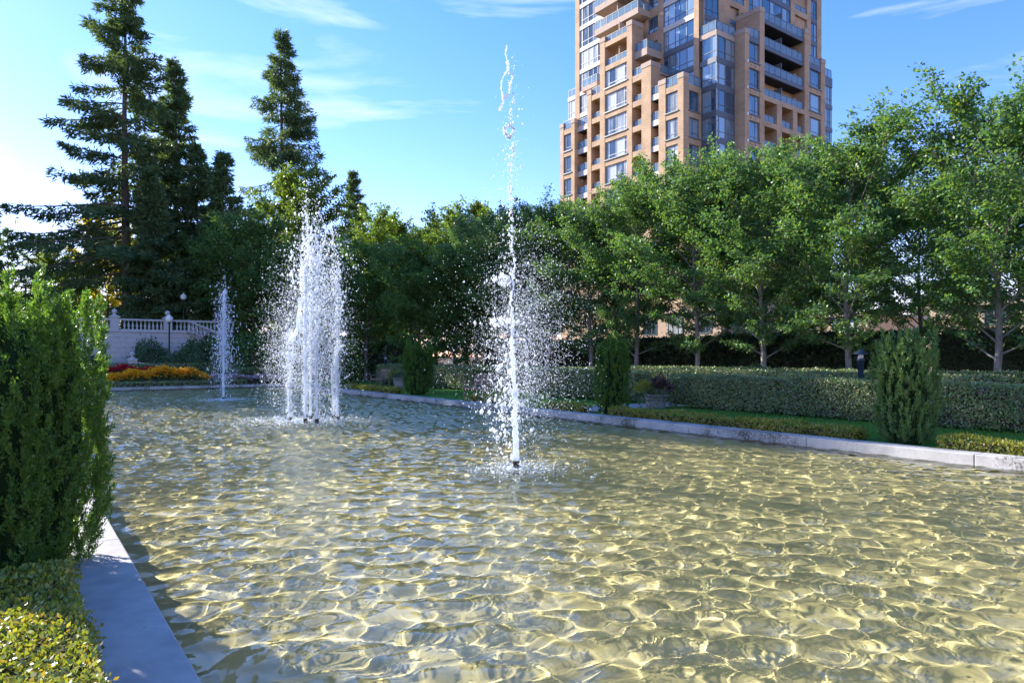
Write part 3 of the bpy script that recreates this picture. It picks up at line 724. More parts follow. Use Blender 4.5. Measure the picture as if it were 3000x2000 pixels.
# ================================================================== TERRACE WALL, BALUSTRADES
tw = thing('retaining_wall', 'pale grooved retaining wall carrying the balustrade, behind the flower beds', 'wall', P(0, 57, 0), TH)
z = .75
for k in range(8):
    b = MB(); b.box(-14, 13.2, 0, .45, z, z+.355); b.build('course', STONE, tw, bevel=.012)
    z += .372
b = MB(); b.box(-14, 13.18, .03, .42, .7, z); b.build('joint_fill', PLANT, tw)
b = MB(); b.box(-14, 13.3, -.09, .5, z, z+.13); b.build('ledge', STONE, tw, bevel=.02)
ZT = z+.13
bal_prof = [(.065,0),(.065,.05),(.04,.08),(.085,.22),(.075,.30),(.035,.46),(.03,.54),(.05,.58),(.065,.60),(.065,.64)]
bm = MB(); bm.lathe(bal_prof, 9); BALM = bm.mesh('baluster', STONE, True)
def balustrade(label, loc, rz, L, posts, step=.27, drop=0.0, group='stone balustrades of the terrace'):
    t = thing('balustrade', label, 'balustrade', loc, rz, group)
    def zz(x): return -drop*x/L if L else 0
    for z0_, hgt, wd, nm in ((0, .10, .26, 'base_rail'), (.74, .13, .28, 'handrail')):
        b = MB(); b.bar((0, 0, z0_+hgt/2), (L, 0, zz(L)+z0_+hgt/2), wd, hgt); b.build(nm, STONE, t)
    x = step*.6
    while x < L:
        if all(abs(x-p) > .38 for p in posts): link('baluster', BALM, t, (x, 0, .10+zz(x)))
        x += step
    for p in posts:
        b = MB(); b.box(p-.28, p+.28, -.28, .28, zz(p)-.05, zz(p)+.92); b.box(p-.34, p+.34, -.34, .34, zz(p)+.92, zz(p)+1.04)
        q = b.build('post', STONE, t, bevel=.015)
        f = MB(); f.lathe([(.30, 1.04), (.20, 1.10), (.08, 1.18), (.07, 1.22), (.15, 1.28), (.19, 1.38), (.15, 1.48), (.05, 1.56), (.0, 1.58)], 12, (p, 0, zz(p))); f.build('finial', STONE, q, True)
    return t
balustrade('main balustrade on top of the retaining wall', P(-2, 57.2, ZT), TH, 16.2, [7.9, 11.4])
balustrade('stair balustrade sloping down from the wall end', P(10.6, 56.3, ZT), TH, 4.2, [], drop=1.75)
balustrade('small curved stair balustrade with ball finials below the wall', P(6.55, 53.2, .75), TH-.12, 2.9, [0.0, 2.9], .3, .45)

# lamp posts
def lamp_post(label, loc, h):
    t = thing('lamp_post', label, 'lamp post', loc, 0, 'globe lamp posts')
    b = MB(); b.lathe([(.16,0),(.16,.12),(.11,.2),(.10,.7),(.06,.8),(.05,h-.62),(.09,h-.58),(.10,h-.50)], 10); b.build('post', IRON, t, True)
    b = MB(); b.lathe([(.09,h-.50),(.20,h-.42),(.25,h-.28),(.22,h-.13),(.13,h-.06)], 12); b.build('globe', GLOBE, t, True)
    b = MB(); b.lathe([(.14,h-.06),(.12,h-.02),(.04,h+.03),(.05,h+.07),(.0,h+.10)], 10); b.build('cap', GLOBE, t, True)
lamp_post('lamp post with white globe standing in front of the balustrade', at(496, 48, .5), 4.35)
lamp_post('lamp post with white globe up on the terrace among the firs', at(538, 57.5, 3.7), 3.5)

# bollard lights
def bollard(label, loc, h, m):
    t = thing('bollard_light', label, 'bollard light', loc, 0, 'iron bollard lights among the hedges')
    b = MB(); b.lathe([(.13,0),(.13,.1),(.09,.16),(.085,h*.82),(.11,h*.83),(.11,h*.86),(.085,h*.87)], 12); b.build('post', m, t, True)
    b = MB(); b.lathe([(.075,h*.87),(.075,h*.93)], 10); b.build('lens', GLOBE, t, True)
    b = MB(); b.lathe([(.085,h*.925),(.215,h*.93),(.20,h*.945),(.10,h*.975),(.05,h),(.0,h+.01)], 14); b.build('cap', m, t, True)
bollard('dark blue bollard light with flat cap behind the long front hedge', P(20.85, 10.55, GZ-.06), 2.05, IRONB)
bollard('distant bollard light with pale cap behind the first bench', at(1130, 44.5, .14), 1.9, IRONB)

# benches
def bench(label, loc, rz):
    t = thing('garden_bench', label, 'bench', loc, rz, 'wooden garden benches facing the pool')   # local: x along the seat, faces -y
    L = .80
    for sx in (-1, 1):
        for y, h in ((-.27, .62), (.27, .44)):
            b = MB(); b.box(sx*L-.035, sx*L+.035, y-.035, y+.035, 0, h); b.build('leg', TEAK, t)
        b = MB(); b.bar((sx*L, .27, .44), (sx*L, .42, .98), .07, .06); b.build('back_post', TEAK, t)
        b = MB(); b.box(sx*L-.045, sx*L+.045, -.33, .31, .62, .66); b.build('armrest', TEAK, t)
    for k in range(5):
        y = -.27 + k*.125; b = MB(); b.box(-L+.02, L-.02, y-.05, y+.05, .42, .445); b.build('seat_slat', TEAK, t)
    b = MB(); b.box(-L, L, -.295, -.265, .33, .42); b.build('apron', TEAK, t)
    b = MB(); b.bar((-L, .425, .97), (L, .425, .97), .05, .10); b.build('top_rail', TEAK, t)
    b = MB(); b.bar((-L, .30, .53), (L, .30, .53), .04, .06); b.build('lower_rail', TEAK, t)
    for k in range(15):
        x = -L+.10 + k*(2*L-.2)/14; b = MB(); b.bar((x, .30, .54), (x, .42, .94), .055, .02); b.build('back_slat', TEAK, t)
bench('wooden bench in full view beside the stone planter, behind the low edging', P(18.4, 39.2, GZ-.05), TH+R(-90)-.05)
bench('wooden bench half hidden by the spray of the near jet', P(16.9, 25.6, GZ-.05), TH+R(-90)+.1)

# planters
def planter(label, loc, r, h):
    t = thing('stone_planter', label, 'planter', loc, 0, 'round stone planters')
    b = MB(); b.lathe([(r*.72,0),(r*.78,.04),(r*.86,h*.5),(r*.97,h*.9),(r*1.06,h*.93),(r*1.06,h),(r*.93,h),(r*.9,h-.06)], 18); b.build('bowl', PLANT, t, True)
    return t
def plantmass(t, name, c, rx, rz, n, lm, leaf, seed, droop=0):
    rng = np.random.default_rng(seed); d = norm(rng.normal(size=(n, 3))); d[:, 2] = np.abs(d[:, 2])
    pos = d*np.array([rx, rx, rz])*np.sqrt(rng.uniform(.3, 1, n))[:, None] + np.array(c)
    if droop:
        rr = np.hypot(pos[:, 0], pos[:, 1]); pos[:, 2] -= droop*np.clip(rr-.36, 0, 1)*rng.uniform(.6, 2.4, n)
    link(name, leaves(name, pos, d+rng.normal(size=(n, 3))*.5+np.array([0, 0, .4 if not droop else -.4]), lm, leaf[0], leaf[1], rng), t)
p1 = planter('stone planter with ivy spilling over the rim and purple leaves, by the path', P(18.1, 16.3, GZ-.045), .42, .5)
plantmass(p1, 'trailing_ivy', (0, 0, .46), .62, .22, 900, L_IVY, (.08, .06), 1, 1.0)
plantmass(p1, 'purple_foliage', (.2, .1, .6), .36, .42, 350, L_PURPLE, (.20, .06), 2)
plantmass(p1, 'grassy_foliage', (-.35, .15, .55), .35, .38, 700, L_EDGE, (.16, .02), 3)
p2 = planter('pale stone planter beside the first bench with low green plants', P(17.7, 34.9, GZ-.05), .5, .62)
plantmass(p2, 'green_foliage', (0, 0, .6), .55, .32, 500, L_IVY, (.13, .07), 4, .2)
plantmass(p2, 'grassy_foliage', (-.4, .2, .6), .4, .5, 300, L_EDGE, (.2, .03), 5)

# fallen brown leaf at the foot of the near yew
rl = np.random.default_rng(2)
fl = link('fallen_leaf', leaves('fallen_leaf', np.array([[0, 0, 0.], [.02, .01, .01]]), np.array([[1, .2, .1], [.2, 1, .2]]), mat('dead_leaf', (.30, .10, .04), .8), .13, .10, rl, flat=np.array([0, -.6, 1.])), None, P(-.63, 6.22, GZ+.17))
tag(fl, 'reddish brown fallen leaf on the edging below the near left yew', 'leaf')

# ================================================================== FOUNTAINS
FOAM = bpy.data.materials.new('white_water'); FOAM.use_nodes = True
fn = FOAM.node_tree; fb = fn.nodes['Principled BSDF']; fo_ = fn.nodes['Material Output']
fb.inputs['Base Color'].default_value = (.90, .93, .96, 1); fb.inputs['Roughness'].default_value = .18; fb.inputs['Specular IOR Level'].default_value = .8
ft = fn.nodes.new('ShaderNodeBsdfTranslucent'); ft.inputs['Color'].default_value = (.92, .95, .98, 1)
fm = fn.nodes.new('ShaderNodeMixShader'); fm.inputs['Fac'].default_value = .5
fn.links.new(fb.outputs[0], fm.inputs[1]); fn.links.new(ft.outputs[0], fm.inputs[2]); fn.links.new(fm.outputs[0], fo_.inputs['Surface'])
OCT = np.array([(1,0,0),(-1,0,0),(0,1,0),(0,-1,0),(0,0,1),(0,0,-1)], float)
OCF = np.array([(0,2,4),(2,1,4),(1,3,4),(3,0,4),(2,0,5),(1,2,5),(3,1,5),(0,3,5)])
def drops(name, pos, rad, parent, rng, stretch=1.7):
    n = len(pos)
    s = rad[:, None, None]*(1 + rng.uniform(-.35, .35, (n, 6, 1)))
    v = OCT[None]*s*np.array([1, 1, stretch]) + pos[:, None, :]
    f = (OCF[None] + (np.arange(n)*6)[:, None, None]).reshape(-1, 3)
    o = link(name, arrmesh(name, v.reshape(-1, 3), f, FOAM, True), parent); o['kind'] = 'stuff'; return o
def strand(mb, rng, p0, p1, r0, r1, wig=.05, n=14, rough=.35, sides=7):
    """a wobbling rope of water"""
    p0, p1 = np.array(p0, float), np.array(p1, float); pts, rad = [], []
    wx = rng.normal(size=2)*0
    for k in range(n+1):
        t = k/n; wx = wx*.75 + rng.normal(size=2)*wig*.5
        p = p0 + (p1-p0)*t; p[:2] += wx*min(1, t*2.5)
        pts.append(p); rad.append(max(.004, (r0+(r1-r0)*t)*(1+rng.normal()*rough*min(1, .25+t))))
    mb.tube(pts, rad, sides)
def nozzle(parent, x, y):
    b = MB(); b.lathe([(.035,-.5),(.035,-.02),(.06,-.01),(.062,.03),(.055,.04),(.055,.09),(.065,.10),(.065,.14),(.05,.145)], 12, (x, y, 0)); b.build('nozzle', BRASS, parent, True)
rng = np.random.default_rng(71)
# screen right / towards the view, in world axes (drops and jets are built in world-aligned axes round the nozzle)
fj = thing('fountain_jet', 'nearest single jet, tallest, with a thick white column and wide spray', 'fountain', P(*JETS[0]), 0, 'single fountain jets')
nozzle(fj, 0, 0)
b = MB()
strand(b, rng, (0, 0, .13), (-.02, 0, 1.35), .060, .046, .014, 34, .22, 10)
strand(b, rng, (-.02, 0, 1.30), (-.07, 0, 2.45), .045, .028, .024, 44, .4, 8)
strand(b, rng, (-.06, 0, 2.35), (-.06, 0, 3.75), .026, .014, .028, 48, .55, 7)
b.build('water_column', FOAM, fj, True)
b = MB()
# broken top: ragged sheets and lumps of water
top = [(-.17, 7.52, -.15, 7.22, .014), (-.15, 7.25, -.14, 7.02, .024), (-.17, 7.06, -.26, 6.86, .014), (-.26, 6.88, -.22, 6.6, .016), (-.22, 6.62, -.25, 6.44, .026), (-.25, 6.47, -.30, 6.38, .02),
       (-.13, 7.05, -.06, 6.95, .016), (-.06, 6.98, -.10, 6.74, .018), (-.10, 6.76, -.12, 6.6, .014), (-.12, 6.64, -.21, 6.54, .02), (-.06, 6.66, -.04, 6.48, .011), (-.09, 6.4, -.09, 6.26, .02), (-.06, 5.74, -.04, 5.62, .024),
       (-.13, 5.42, -.12, 5.34, .02), (-.12, 5.02, -.12, 4.96, .016), (-.10, 4.62, -.11, 4.52, .020), (-.09, 4.32, -.09, 4.2, .022), (-.08, 4.02, -.07, 3.84, .022)]
for x0, z0, x1, z1, r in top: strand(b, rng, (x0, rng.normal()*.03, z0), (x1, rng.normal()*.03, z1), r, r*.7, .022, 9, .5, 6)
pr_ = None
for k in range(17):
    a = 2*math.pi*k/16; p = (-.13+.075*math.cos(a)+.02*math.sin(a*2), .04*math.sin(a), 5.97+.12*math.sin(a))
    if pr_: strand(b, rng, pr_, p, .028, .022, .010, 3, .45, 6)
    pr_ = p
b.build('broken_crest', FOAM, fj, True)['kind'] = 'stuff'
def cloud(n, zc, zs, xs, tail, rmed, rsig, rmax, rng, x0=0.0):
    z = rng.normal(zc, zs, n); x = rng.standard_t(tail, n)*xs + x0; y = rng.standard_t(tail, n)*xs
    r = np.minimum(np.exp(rng.normal(math.log(rmed), rsig, n)), rmax)
    p = np.stack([x, y, z], -1); k = (z > .03) & (z < 7.3) & (np.abs(x) < 1.6) & (np.abs(y) < 1.6)
    return p[k], r[k]
A = [cloud(16000, 2.2, .9, .36, 5, .0036, .40, .010, rng, .14), cloud(1300, 1.7, .95, .27, 5, .0068, .4, .02, rng, -.10), cloud(170, .9, .45, .13, 6, .014, .5, .04, rng, -.2),
     cloud(110, 1.35, .55, .16, 5, .014, .5, .04, rng, -.1), cloud(420, 5.1, 1.2, .10, 4, .007, .5, .018, rng, -.10), cloud(60, 4.5, .6, .03, 6, .014, .4, .026, rng, -.09), cloud(60, 2.6, .06, .14, 6, .02, .3, .035, rng, -.2), cloud(60, 3.35, .05, .1, 6, .02, .3, .035, rng, -.2)]
# splash ring where the spray lands
th = rng.uniform(0, 6.283, 1700); rr = np.abs(rng.normal(.42, .5, 1700)); q = np.stack([rr*np.cos(th), rr*np.sin(th), np.abs(rng.normal(0, .018, 1700))*np.exp(-rr*.8)+.004], -1)
drops('splash', q, np.exp(rng.normal(math.log(.0085), .5, 1700)), fj, rng, .55)
drops('spray', np.concatenate([a[0] for a in A]), np.concatenate([a[1] for a in A]), fj, rng)

fc = thing('fountain_cluster', 'ring of tall white jets in the middle of the pool with a cloud of spray', 'fountain', P(*JETS[1]), 0)
jl = [(-.70, -.15, 1.2, 2.55, .05), (-.42, .52, 1.5, 4.6, .055), (-.08, -.62, 4.6, 6.2, .055), (.28, -.70, 2.7, 5.6, .045), (.46, .55, 1.7, 4.9, .045), (.70, .05, 2.0, 3.9, .05), (-.2, .3, 3.2, 3.6, .05)]
A = []
for (x, y, zs_, zt, r) in jl:
    nozzle(fc, x, y)
    b = MB(); b0 = rng.normal()*.03
    strand(b, rng, (x, y, .13), (x+b0, y, zs_), r*.62, r*.9, .020, int(20*zs_)+8, .34, 8)
    strand(b, rng, (x+.03, y, zs_*.35), (x+b0-.02, y, zs_*.95), r*.3, r*.45, .035, int(14*zs_), .5, 6)
    strand(b, rng, (x-.03, y+.02, zs_*.5), (x+b0+.03, y, zs_*1.02), r*.25, r*.5, .035, int(12*zs_), .5, 6)
    zc = zs_; px_ = x
    while zc < zt:
        dz = rng.uniform(.35, .8); nx_ = px_ + rng.normal()*.05
        strand(b, rng, (px_, y, zc-.03), (nx_, y, min(zt, zc+dz)), r*rng.uniform(.7, 1.0)*(1-.5*(zc/zt)), r*.4, .045, 16, .5, 7); px_ = nx_; zc += dz
    b.build('water_column', FOAM, fc, True)
    A.append(cloud(520, zt*.8, zt*.2, .09, 4, .012, .5, .04, rng, x)); A[-1][0][:, 1] += y
    A.append(cloud(700, zs_*.55, zs_*.35, .035, 4, .010, .45, .03, rng, x)); A[-1][0][:, 1] += y
b = MB()   # crest lumps and a curled sheet between two jets
for x0, z0, x1, z1, r in [(-.08, 5.1, -.25, 5.45, .04), (-.25, 5.45, -.40, 5.2, .035), (-.08, 5.0, .05, 4.85, .05), (.05, 4.85, .18, 4.95, .05), (.18, 4.95, .27, 5.25, .035), (-.05, 4.75, .2, 4.8, .06), (-.02, 4.92, .2, 4.98, .05),
                       (-.06, 5.5, -.1, 6.1, .03), (.3, 5.3, .33, 5.9, .025), (.55, 5.3, .6, 6.1, .02), (.2, 3.45, .12, 3.2, .03), (.2, 3.45, .32, 3.35, .03), (.32, 3.35, .38, 3.0, .03),
                       (-.70, 2.5, -.5, 2.75, .09), (-.5, 2.75, -.42, 3.55, .085), (-.42, 3.5, -.40, 3.75, .07), (-.46, 3.2, -.42, 2.3, .07), (-.40, 4.0, -.45, 4.9, .03), (-.72, 4.6, -.66, 4.2, .03), (-.7, 4.9, -.6, 5.1, .025), (.85, 2.35, .88, 2.15, .025), (.9, 1.3, 1.1, 1.45, .02)]:
    strand(b, rng, (x0, rng.normal()*.15, z0), (x1, rng.normal()*.15, z1), r, r*.7, .04, 9, .45, 7)
b.build('broken_crest', FOAM, fc, True)['kind'] = 'stuff'
A += [cloud(13000, 2.6, 1.35, .50, 6, .0058, .38, .016, rng, -.2), cloud(8000, 2.0, 1.0, .46, 6, .0060, .4, .02, rng, -.75), cloud(5000, 2.6, 1.5, .32, 6, .0080, .4, .022, rng, .35), cloud(1500, 4.6, .75, .35, 6, .014, .5, .04, rng, .05)]
th = rng.uniform(0, 6.283, 3400); rr = np.abs(rng.normal(.8, .7, 3400)); xx = rr*np.cos(th)*1.35-.45
q = np.stack([xx, rr*np.sin(th), np.abs(rng.normal(0, .045, 3400))*np.exp(-np.abs(rr-.8)*.8)+.005], -1)
drops('splash', q, np.exp(rng.normal(math.log(.012), .5, 3400)), fc, rng, .6)
drops('spray', np.concatenate([a[0] for a in A]), np.concatenate([a[1] for a in A]), fc, rng)

ff = thing('fountain_jet', 'farthest single jet, slim, in front of the yellow daisies', 'fountain', P(*JETS[2]), 0, 'single fountain jets')
nozzle(ff, 0, 0)
b = MB(); strand(b, rng, (0, 0, .13), (0, 0, 2.6), .05, .05, .015, 30, .2, 7); strand(b, rng, (0, 0, 2.5), (.0, 0, 3.3), .085, .03, .03, 14, .35, 7); strand(b, rng, (0, 0, 3.3), (.05, 0, 4.4), .035, .07, .05, 22, .5, 7)
strand(b, rng, (.03, 0, 4.4), (.04, 0, 5.0), .07, .08, .06, 9, .5, 7); strand(b, rng, (-.08, 0, 4.8), (-.14, 0, 4.55), .03, .02, .04, 6, .5)
b.build('water_column', FOAM, ff, True)
A = [cloud(1800, 3.0, 1.1, .16, 5, .015, .45, .04, rng), cloud(700, 1.6, .8, .3, 5, .014, .45, .04, rng)]
th = rng.uniform(0, 6.283, 900); rr = np.abs(rng.normal(.4, .4, 900)); A.append((np.stack([rr*np.cos(th), rr*np.sin(th), np.abs(rng.normal(0, .03, 900))+.01], -1), np.full(900, .013)))
drops('spray', np.concatenate([a[0] for a in A]), np.concatenate([a[1] for a in A]), ff, rng)

# ================================================================== APARTMENT TOWER
U0, V0 = 59.40, 49.51
TW = thing('apartment_tower', 'tall stepped brick apartment tower with balconies and blue glass, behind the maples', 'apartment tower', P(U0, V0, 0), TH)
FL = [22.9 + 2.965*k for k in range(-3, 13)]      # slab levels 14.0 ... 58.5
def fb_(face, c, a0, a1, z0, z1, d0, d1, mb=None):
    """box on a facade: face L = plane x=c looking -x, face R = plane y=c looking -y; d = depth inwards"""
    m = mb or MB()
    if face == 'L': m.box(c+d0, c+d1, a0, a1, z0, z1)
    else: m.box(a0, a1, c+d0, c+d1, z0, z1)
    return m
def part(name, m, face, c, a0, a1, z0, z1, d0, d1, bevel=0): return fb_(face, c, a0, a1, z0, z1, d0, d1).build(name, m, TW, bevel=bevel)
def window(face, c, a0, a1, z0, z1, cols, transom, fm_=FRAMEG, gm=GLASS, rec=.22, sill=True, top_tr=None):
    """framed window with real mullions; each light a pane of its own. cols = fractions of the width where mullions stand"""
    m = MB(); w = .07
    for q in ((a0, a0+w, z0, z1), (a1-w, a1, z0, z1)): fb_(face, c, q[0], q[1], q[2], q[3], rec-.05, rec+.06, m)
    for q in ((a0+w, a1-w, z0, z0+w), (a0+w, a1-w, z1-w, z1)): fb_(face, c, q[0], q[1], q[2], q[3], rec-.05, rec+.06, m)
    xs = [a0+w] + [a0+(a1-a0)*f for f in cols] + [a1-w]
    for x in xs[1:-1]: fb_(face, c, x-w*.45, x+w*.45, z0+w, z1-w, rec-.045, rec+.055, m)
    zt = z0+(z1-z0)*transom
    if transom:
        for p, q in zip(xs, xs[1:]): fb_(face, c, p+w*.45, q-w*.45, zt-.03, zt+.03, rec-.04, rec+.05, m)
    if top_tr is not None:
        k, f = top_tr; zz = z0+(z1-z0)*f; fb_(face, c, xs[k]+w*.45, xs[k+1]-w*.45, zz-.03, zz+.03, rec-.04, rec+.05, m)
    wo_ = m.build('window', fm_, TW)
    for p, q in zip(xs, xs[1:]): fb_(face, c, p, q, z0+w*.5, z1-w*.5, rec, rec+.02).build('pane', gm, wo_)
    if sill: fb_(face, c, a0-.12, a1+.12, z0-.14, z0-.01, -.10, .2).build('sill', FRAMEG, wo_)
def railing(face, c, a0, a1, z0, h=1.0, d=.05, n=None, mret=None):
    n = n or max(1, round((a1-a0)/1.05))
    m = MB(); fb_(face, c, a0, a1, z0+h-.05, z0+h, d-.03, d+.03, m)
    for k in range(n+1):
        x = a0+.025+(a1-a0-.05)*k/n; fb_(face, c, x-.025, x+.025, z0, z0+h-.05, d-.025, d+.025, m)
    o = m.build('railing', FRAMEG, TW)
    for k in range(n):
        p, q = a0+(a1-a0)*k/n+.06, a0+(a1-a0)*(k+1)/n-.06
        fb_(face, c, p, q, z0+.08, z0+h-.06, d-.006, d+.006).build('glass_panel', RAILG, o)
def pier(face, c, a0, a1, zt, dep=1.6, cap=True, z0=9.0, m=BRICK):
    part('brick_pier', m, face, c, a0, a1, z0, zt-.55 if cap else zt, 0, dep)
    if cap: part('pier_cap', BUFF, face, c, a0-.05, a1+.05, zt-.55, zt, -.05, dep+.03)
def band(face, c, a0, a1, f, dep=1.6, lo=.35, hi=.32, m=BRICK, d0=.03): part('spandrel', m, face, c, a0, a1, f-lo, f+hi, d0, dep)

# solid cores
def core(x0, x1, y0, y1, z1, m=BRICK, z0=0.0):
    b = MB(); b.box(x0, x1, y0, y1, z0, z1); return b.build('brick_wall', m, TW)
core(1.75, 26, 1.75, 20.8, 32.3); core(1.75, 26, 5.0, 15.4, 35.2); core(4.6, 26, 8.6, 15.4, 40.6)
core(6.4, 26, -1.7, 1.74, 35.5)
core(-.0, 1.74, 0.02, 20.8, 11.8); core(3.2, 28, -3.2, .0, 11.7)
core(3.3, 28.5, .6, 21.2, 60, BRICK, 32.4)
# ---- left face, x = 0 : wings
low = [f for f in FL if f < 31]            # floors below the L1/L10 tops
# L1 block: corner
pier('L', 0, 0.0, .80, 33.2, .85); pier('L', 0, 2.55, 3.56, 33.28, 1.6)
for f in low + [31.8]: band('L', 0, .8, 2.55, f)
for f in low: window('L', 0, .8, 2.55, f+.42, f+2.6, [.36], .24, top_tr=(0, .8))
railing('L', 0, .8, 2.55, 32.12, 1.1, .1)
# its right return, y = 0
pier('R', 0, .853, .857, 9.2, .01, False)
for f in low + [31.8]: band('R', 0, .86, 3.1, f, 1.5)
for f in low:
    part('brick_pier', BRICK, 'R', 0, .86, 1.0, f+.32, f+2.615, .01, 1.5); part('brick_pier', BRICK, 'R', 0, 2.75, 3.1, f+.32, f+2.615, .01, 1.5)
    window('R', 0, 1.0, 2.75, f+.42, f+2.6, [.42], .26, gm=GLASSB)
railing('R', 0, .9, 3.1, 32.12, 1.1, .1)
part('terrace_slab', BUFF, 'L', 0, .9, 12, 31.9, 32.1, .9, 3.0)
# L2 recessed balconies
for f in [f for f in FL if f < 33]:
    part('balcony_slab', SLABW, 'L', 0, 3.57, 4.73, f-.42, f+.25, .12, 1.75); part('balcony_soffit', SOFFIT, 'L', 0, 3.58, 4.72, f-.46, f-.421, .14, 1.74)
    railing('L', 0, 3.58, 4.72, f+.25, .95, .2, 2)
# L3..L8 wing
pier('L', 0, 4.74, 6.2, 36.1, 1.6); pier('L', 0, 7.73, 8.57, 42.0, 1.9); pier('L', 0, 12.36, 13.22, 41.7, 1.9); pier('L', 0, 14.84, 15.58, 35.9, 1.6)
for f in [f for f in FL if f < 36]:
    if f < 35.5: band('L', 0, 6.2, 7.73, f)
    band('L', 0, 8.57, 12.36, f, 1.6)
    if f < 34.9: band('L', 0, 13.22, 14.84, f)
    if f < 35: 
        railing('L', 0, 6.2, 7.73, f+.32, .75, .3, 2); part('niche_wall', BUFF, 'L', 0, 6.2, 7.73, f+.32, f+2.6, 1.66, 1.72)
        part('ac_unit', FRAMEL, 'L', 0, 6.3, 6.75, f+.33, f+.95, .5, .9)
    if f < 32.5: railing('L', 0, 13.22, 14.84, f+.32, .75, .3, 2); part('niche_wall', BUFF, 'L', 0, 13.22, 14.84, f+.32, f+2.6, 1.66, 1.72); part('ac_unit', FRAMEL, 'L', 0, 13.3, 13.75, f+.33, f+.95, .5, .9)
for f in [f for f in FL if f < 35.5]:
    window('L', 0, 8.57, 12.36, f+.42, f+2.6, [.15, .52, .84], .22, FRAMEL, top_tr=(0, .78))
# two open balconies above the big windows
for f in (37.725, 40.69):
    band('L', 0, 8.57, 12.36, f, 4.4, .38, .22, BRICK); railing('L', 0, 8.6, 12.3, f+.22, .85, .25, 4)
    part('balcony_divider', BUFF, 'L', 0, 10.3, 10.42, f+.22, f+2.2, .5, 4.4)
    part('door_frame', FRAMEG, 'L', 0, 8.9, 10.1, f+.3, f+2.4, 4.4, 4.55); part('door_frame', FRAMEG, 'L', 0, 10.7, 12.0, f+.3, f+2.4, 4.4, 4.55)
    part('brick_pier', BRICK, 'L', 0, 12.36, 13.0, f-.3, f+.2, 1.91, 4.5)
railing('L', 0, 13.3, 14.8, 35.1, .95, .2, 2); railing('L', 0, 6.2, 7.7, 35.1, .95, .2, 2)
# L9 recess
for f in [f for f in FL if f < 34]:
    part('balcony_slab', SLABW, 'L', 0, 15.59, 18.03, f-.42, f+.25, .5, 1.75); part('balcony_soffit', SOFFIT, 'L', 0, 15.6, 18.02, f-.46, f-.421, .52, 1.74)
    if f < 32.2: railing('L', 0, 15.6, 18.02, f+.25, .95, .58, 2)
# L10 wing
pier('L', 0, 18.04, 18.7, 33.15, 1.6); pier('L', 0, 20.25, 20.95, 33.1, 1.6)
for f in low + [31.8]: band('L', 0, 18.7, 20.25, f)
for f in low: window('L', 0, 18.7, 20.25, f+.42, f+2.6, [.72], .2)
railing('L', 0, 18.7, 20.25, 32.12, 1.15, .1, 1)
# lower glass block beyond the tower edge
core(3.4, 10, 21.2, 22.9, 37.2, BUFF, 0)
for f in (31.8, 34.76):
    part('spandrel', SLABW, 'L', 3.1, 21.3, 22.95, f-.35, f+.2, 0, .3); window('L', 3.1, 21.35, 22.9, f+.2, f+2.6, [.7], .3, FRAMEG, rec=.1, sill=False)
part('spandrel', SLABW, 'L', 3.1, 21.3, 22.95, 37.36, 37.95, 0, .4); railing('L', 3.1, 21.4, 22.9, 37.95, 1.0, .1, 2)
# ---- upper tower, left face x = 3
up = [f for f in FL if f > 34]
pier('L', 3, .3, 1.0, 60, 1.0, False, 32.2); pier('L', 3, 20.44, 21.3, 60, .6, False, 32.2); pier('L', 3, 15.3, 16.0, 60, .6, False, 32.2); pier('L', 3, 5.5, 6.35, 60, .3, False, 32.2); pier('L', 3, 7.9, 8.3, 60, .3, False, 32.2)
for f in [31.795] + up:
    part('spandrel', SLABG if f < 39 else SLABW, 'L', 3, 1.0, 5.5, f-.33, f+.27, .02, .3)
    window('L', 3, 1.0, 5.5, f+.27, f+2.63, [.24, .48, .62, .85], .27, FRAMEG, GLASSB, .14, False, top_tr=(4, .8))
    part('spandrel', SLABW, 'L', 3, 16.0, 20.44, f-.3, f+.25, .02, .3)
    window('L', 3, 16.0, 20.44, f+.25, f+2.66, [.2, .4, .62, .88], .30, FRAMEG, GLASS, .14, False)
    part('spandrel', BRICK, 'L', 3, 6.35, 7.9, f-.75, f+.35, .02, .3)
    window('L', 3, 6.35, 7.9, f+.36, f+2.2, [.5], .28, FRAMEG, GLASSB, .15, False)
    window('L', 3, 9.3, 11.2, f+.3, f+2.4, [.5], .0, FRAMEG, GLASS, .20, False); window('L', 3, 12.6, 14.6, f+.3, f+2.4, [.5], .0, FRAMEG, GLASS, .20, False)
# projecting balconies
def balcony(x0, y0, y1, z, hb=.75, x1=3.2, n=None):
    b = MB(); b.box(x0, x1, y0, y1, z-hb, z); b.build('balcony_slab', BUFF, TW)
    railing('L', x0, y0+.05, y1-.05, z, 1.0, .08, n); railing('R', y0, x0+.1, x1-.2, z, 1.0, .08)
balcony(.9, 7.6, 15.2, 43.75); balcony(.9, 7.6, 15.2, 46.7); balcony(.9, 7.6, 15.2, 49.7)
for z in (43.75, 46.7, 49.7): part('balcony_divider', BUFF, 'L', .9, 11.3, 11.42, z+.01, z+2.1, .3, 2.1)
balcony(.45, 5.75, 7.85, 38.15, .85); balcony(1.6, 15.5, 18.4, 37.6, .6)
part('balcony_slab', BUFF, 'R', 4.74, .02, 3.0, 34.95, 35.15, .01, 3.2)
railing('R', 4.74, 1.7, 3.0, 35.15, .95, .06)
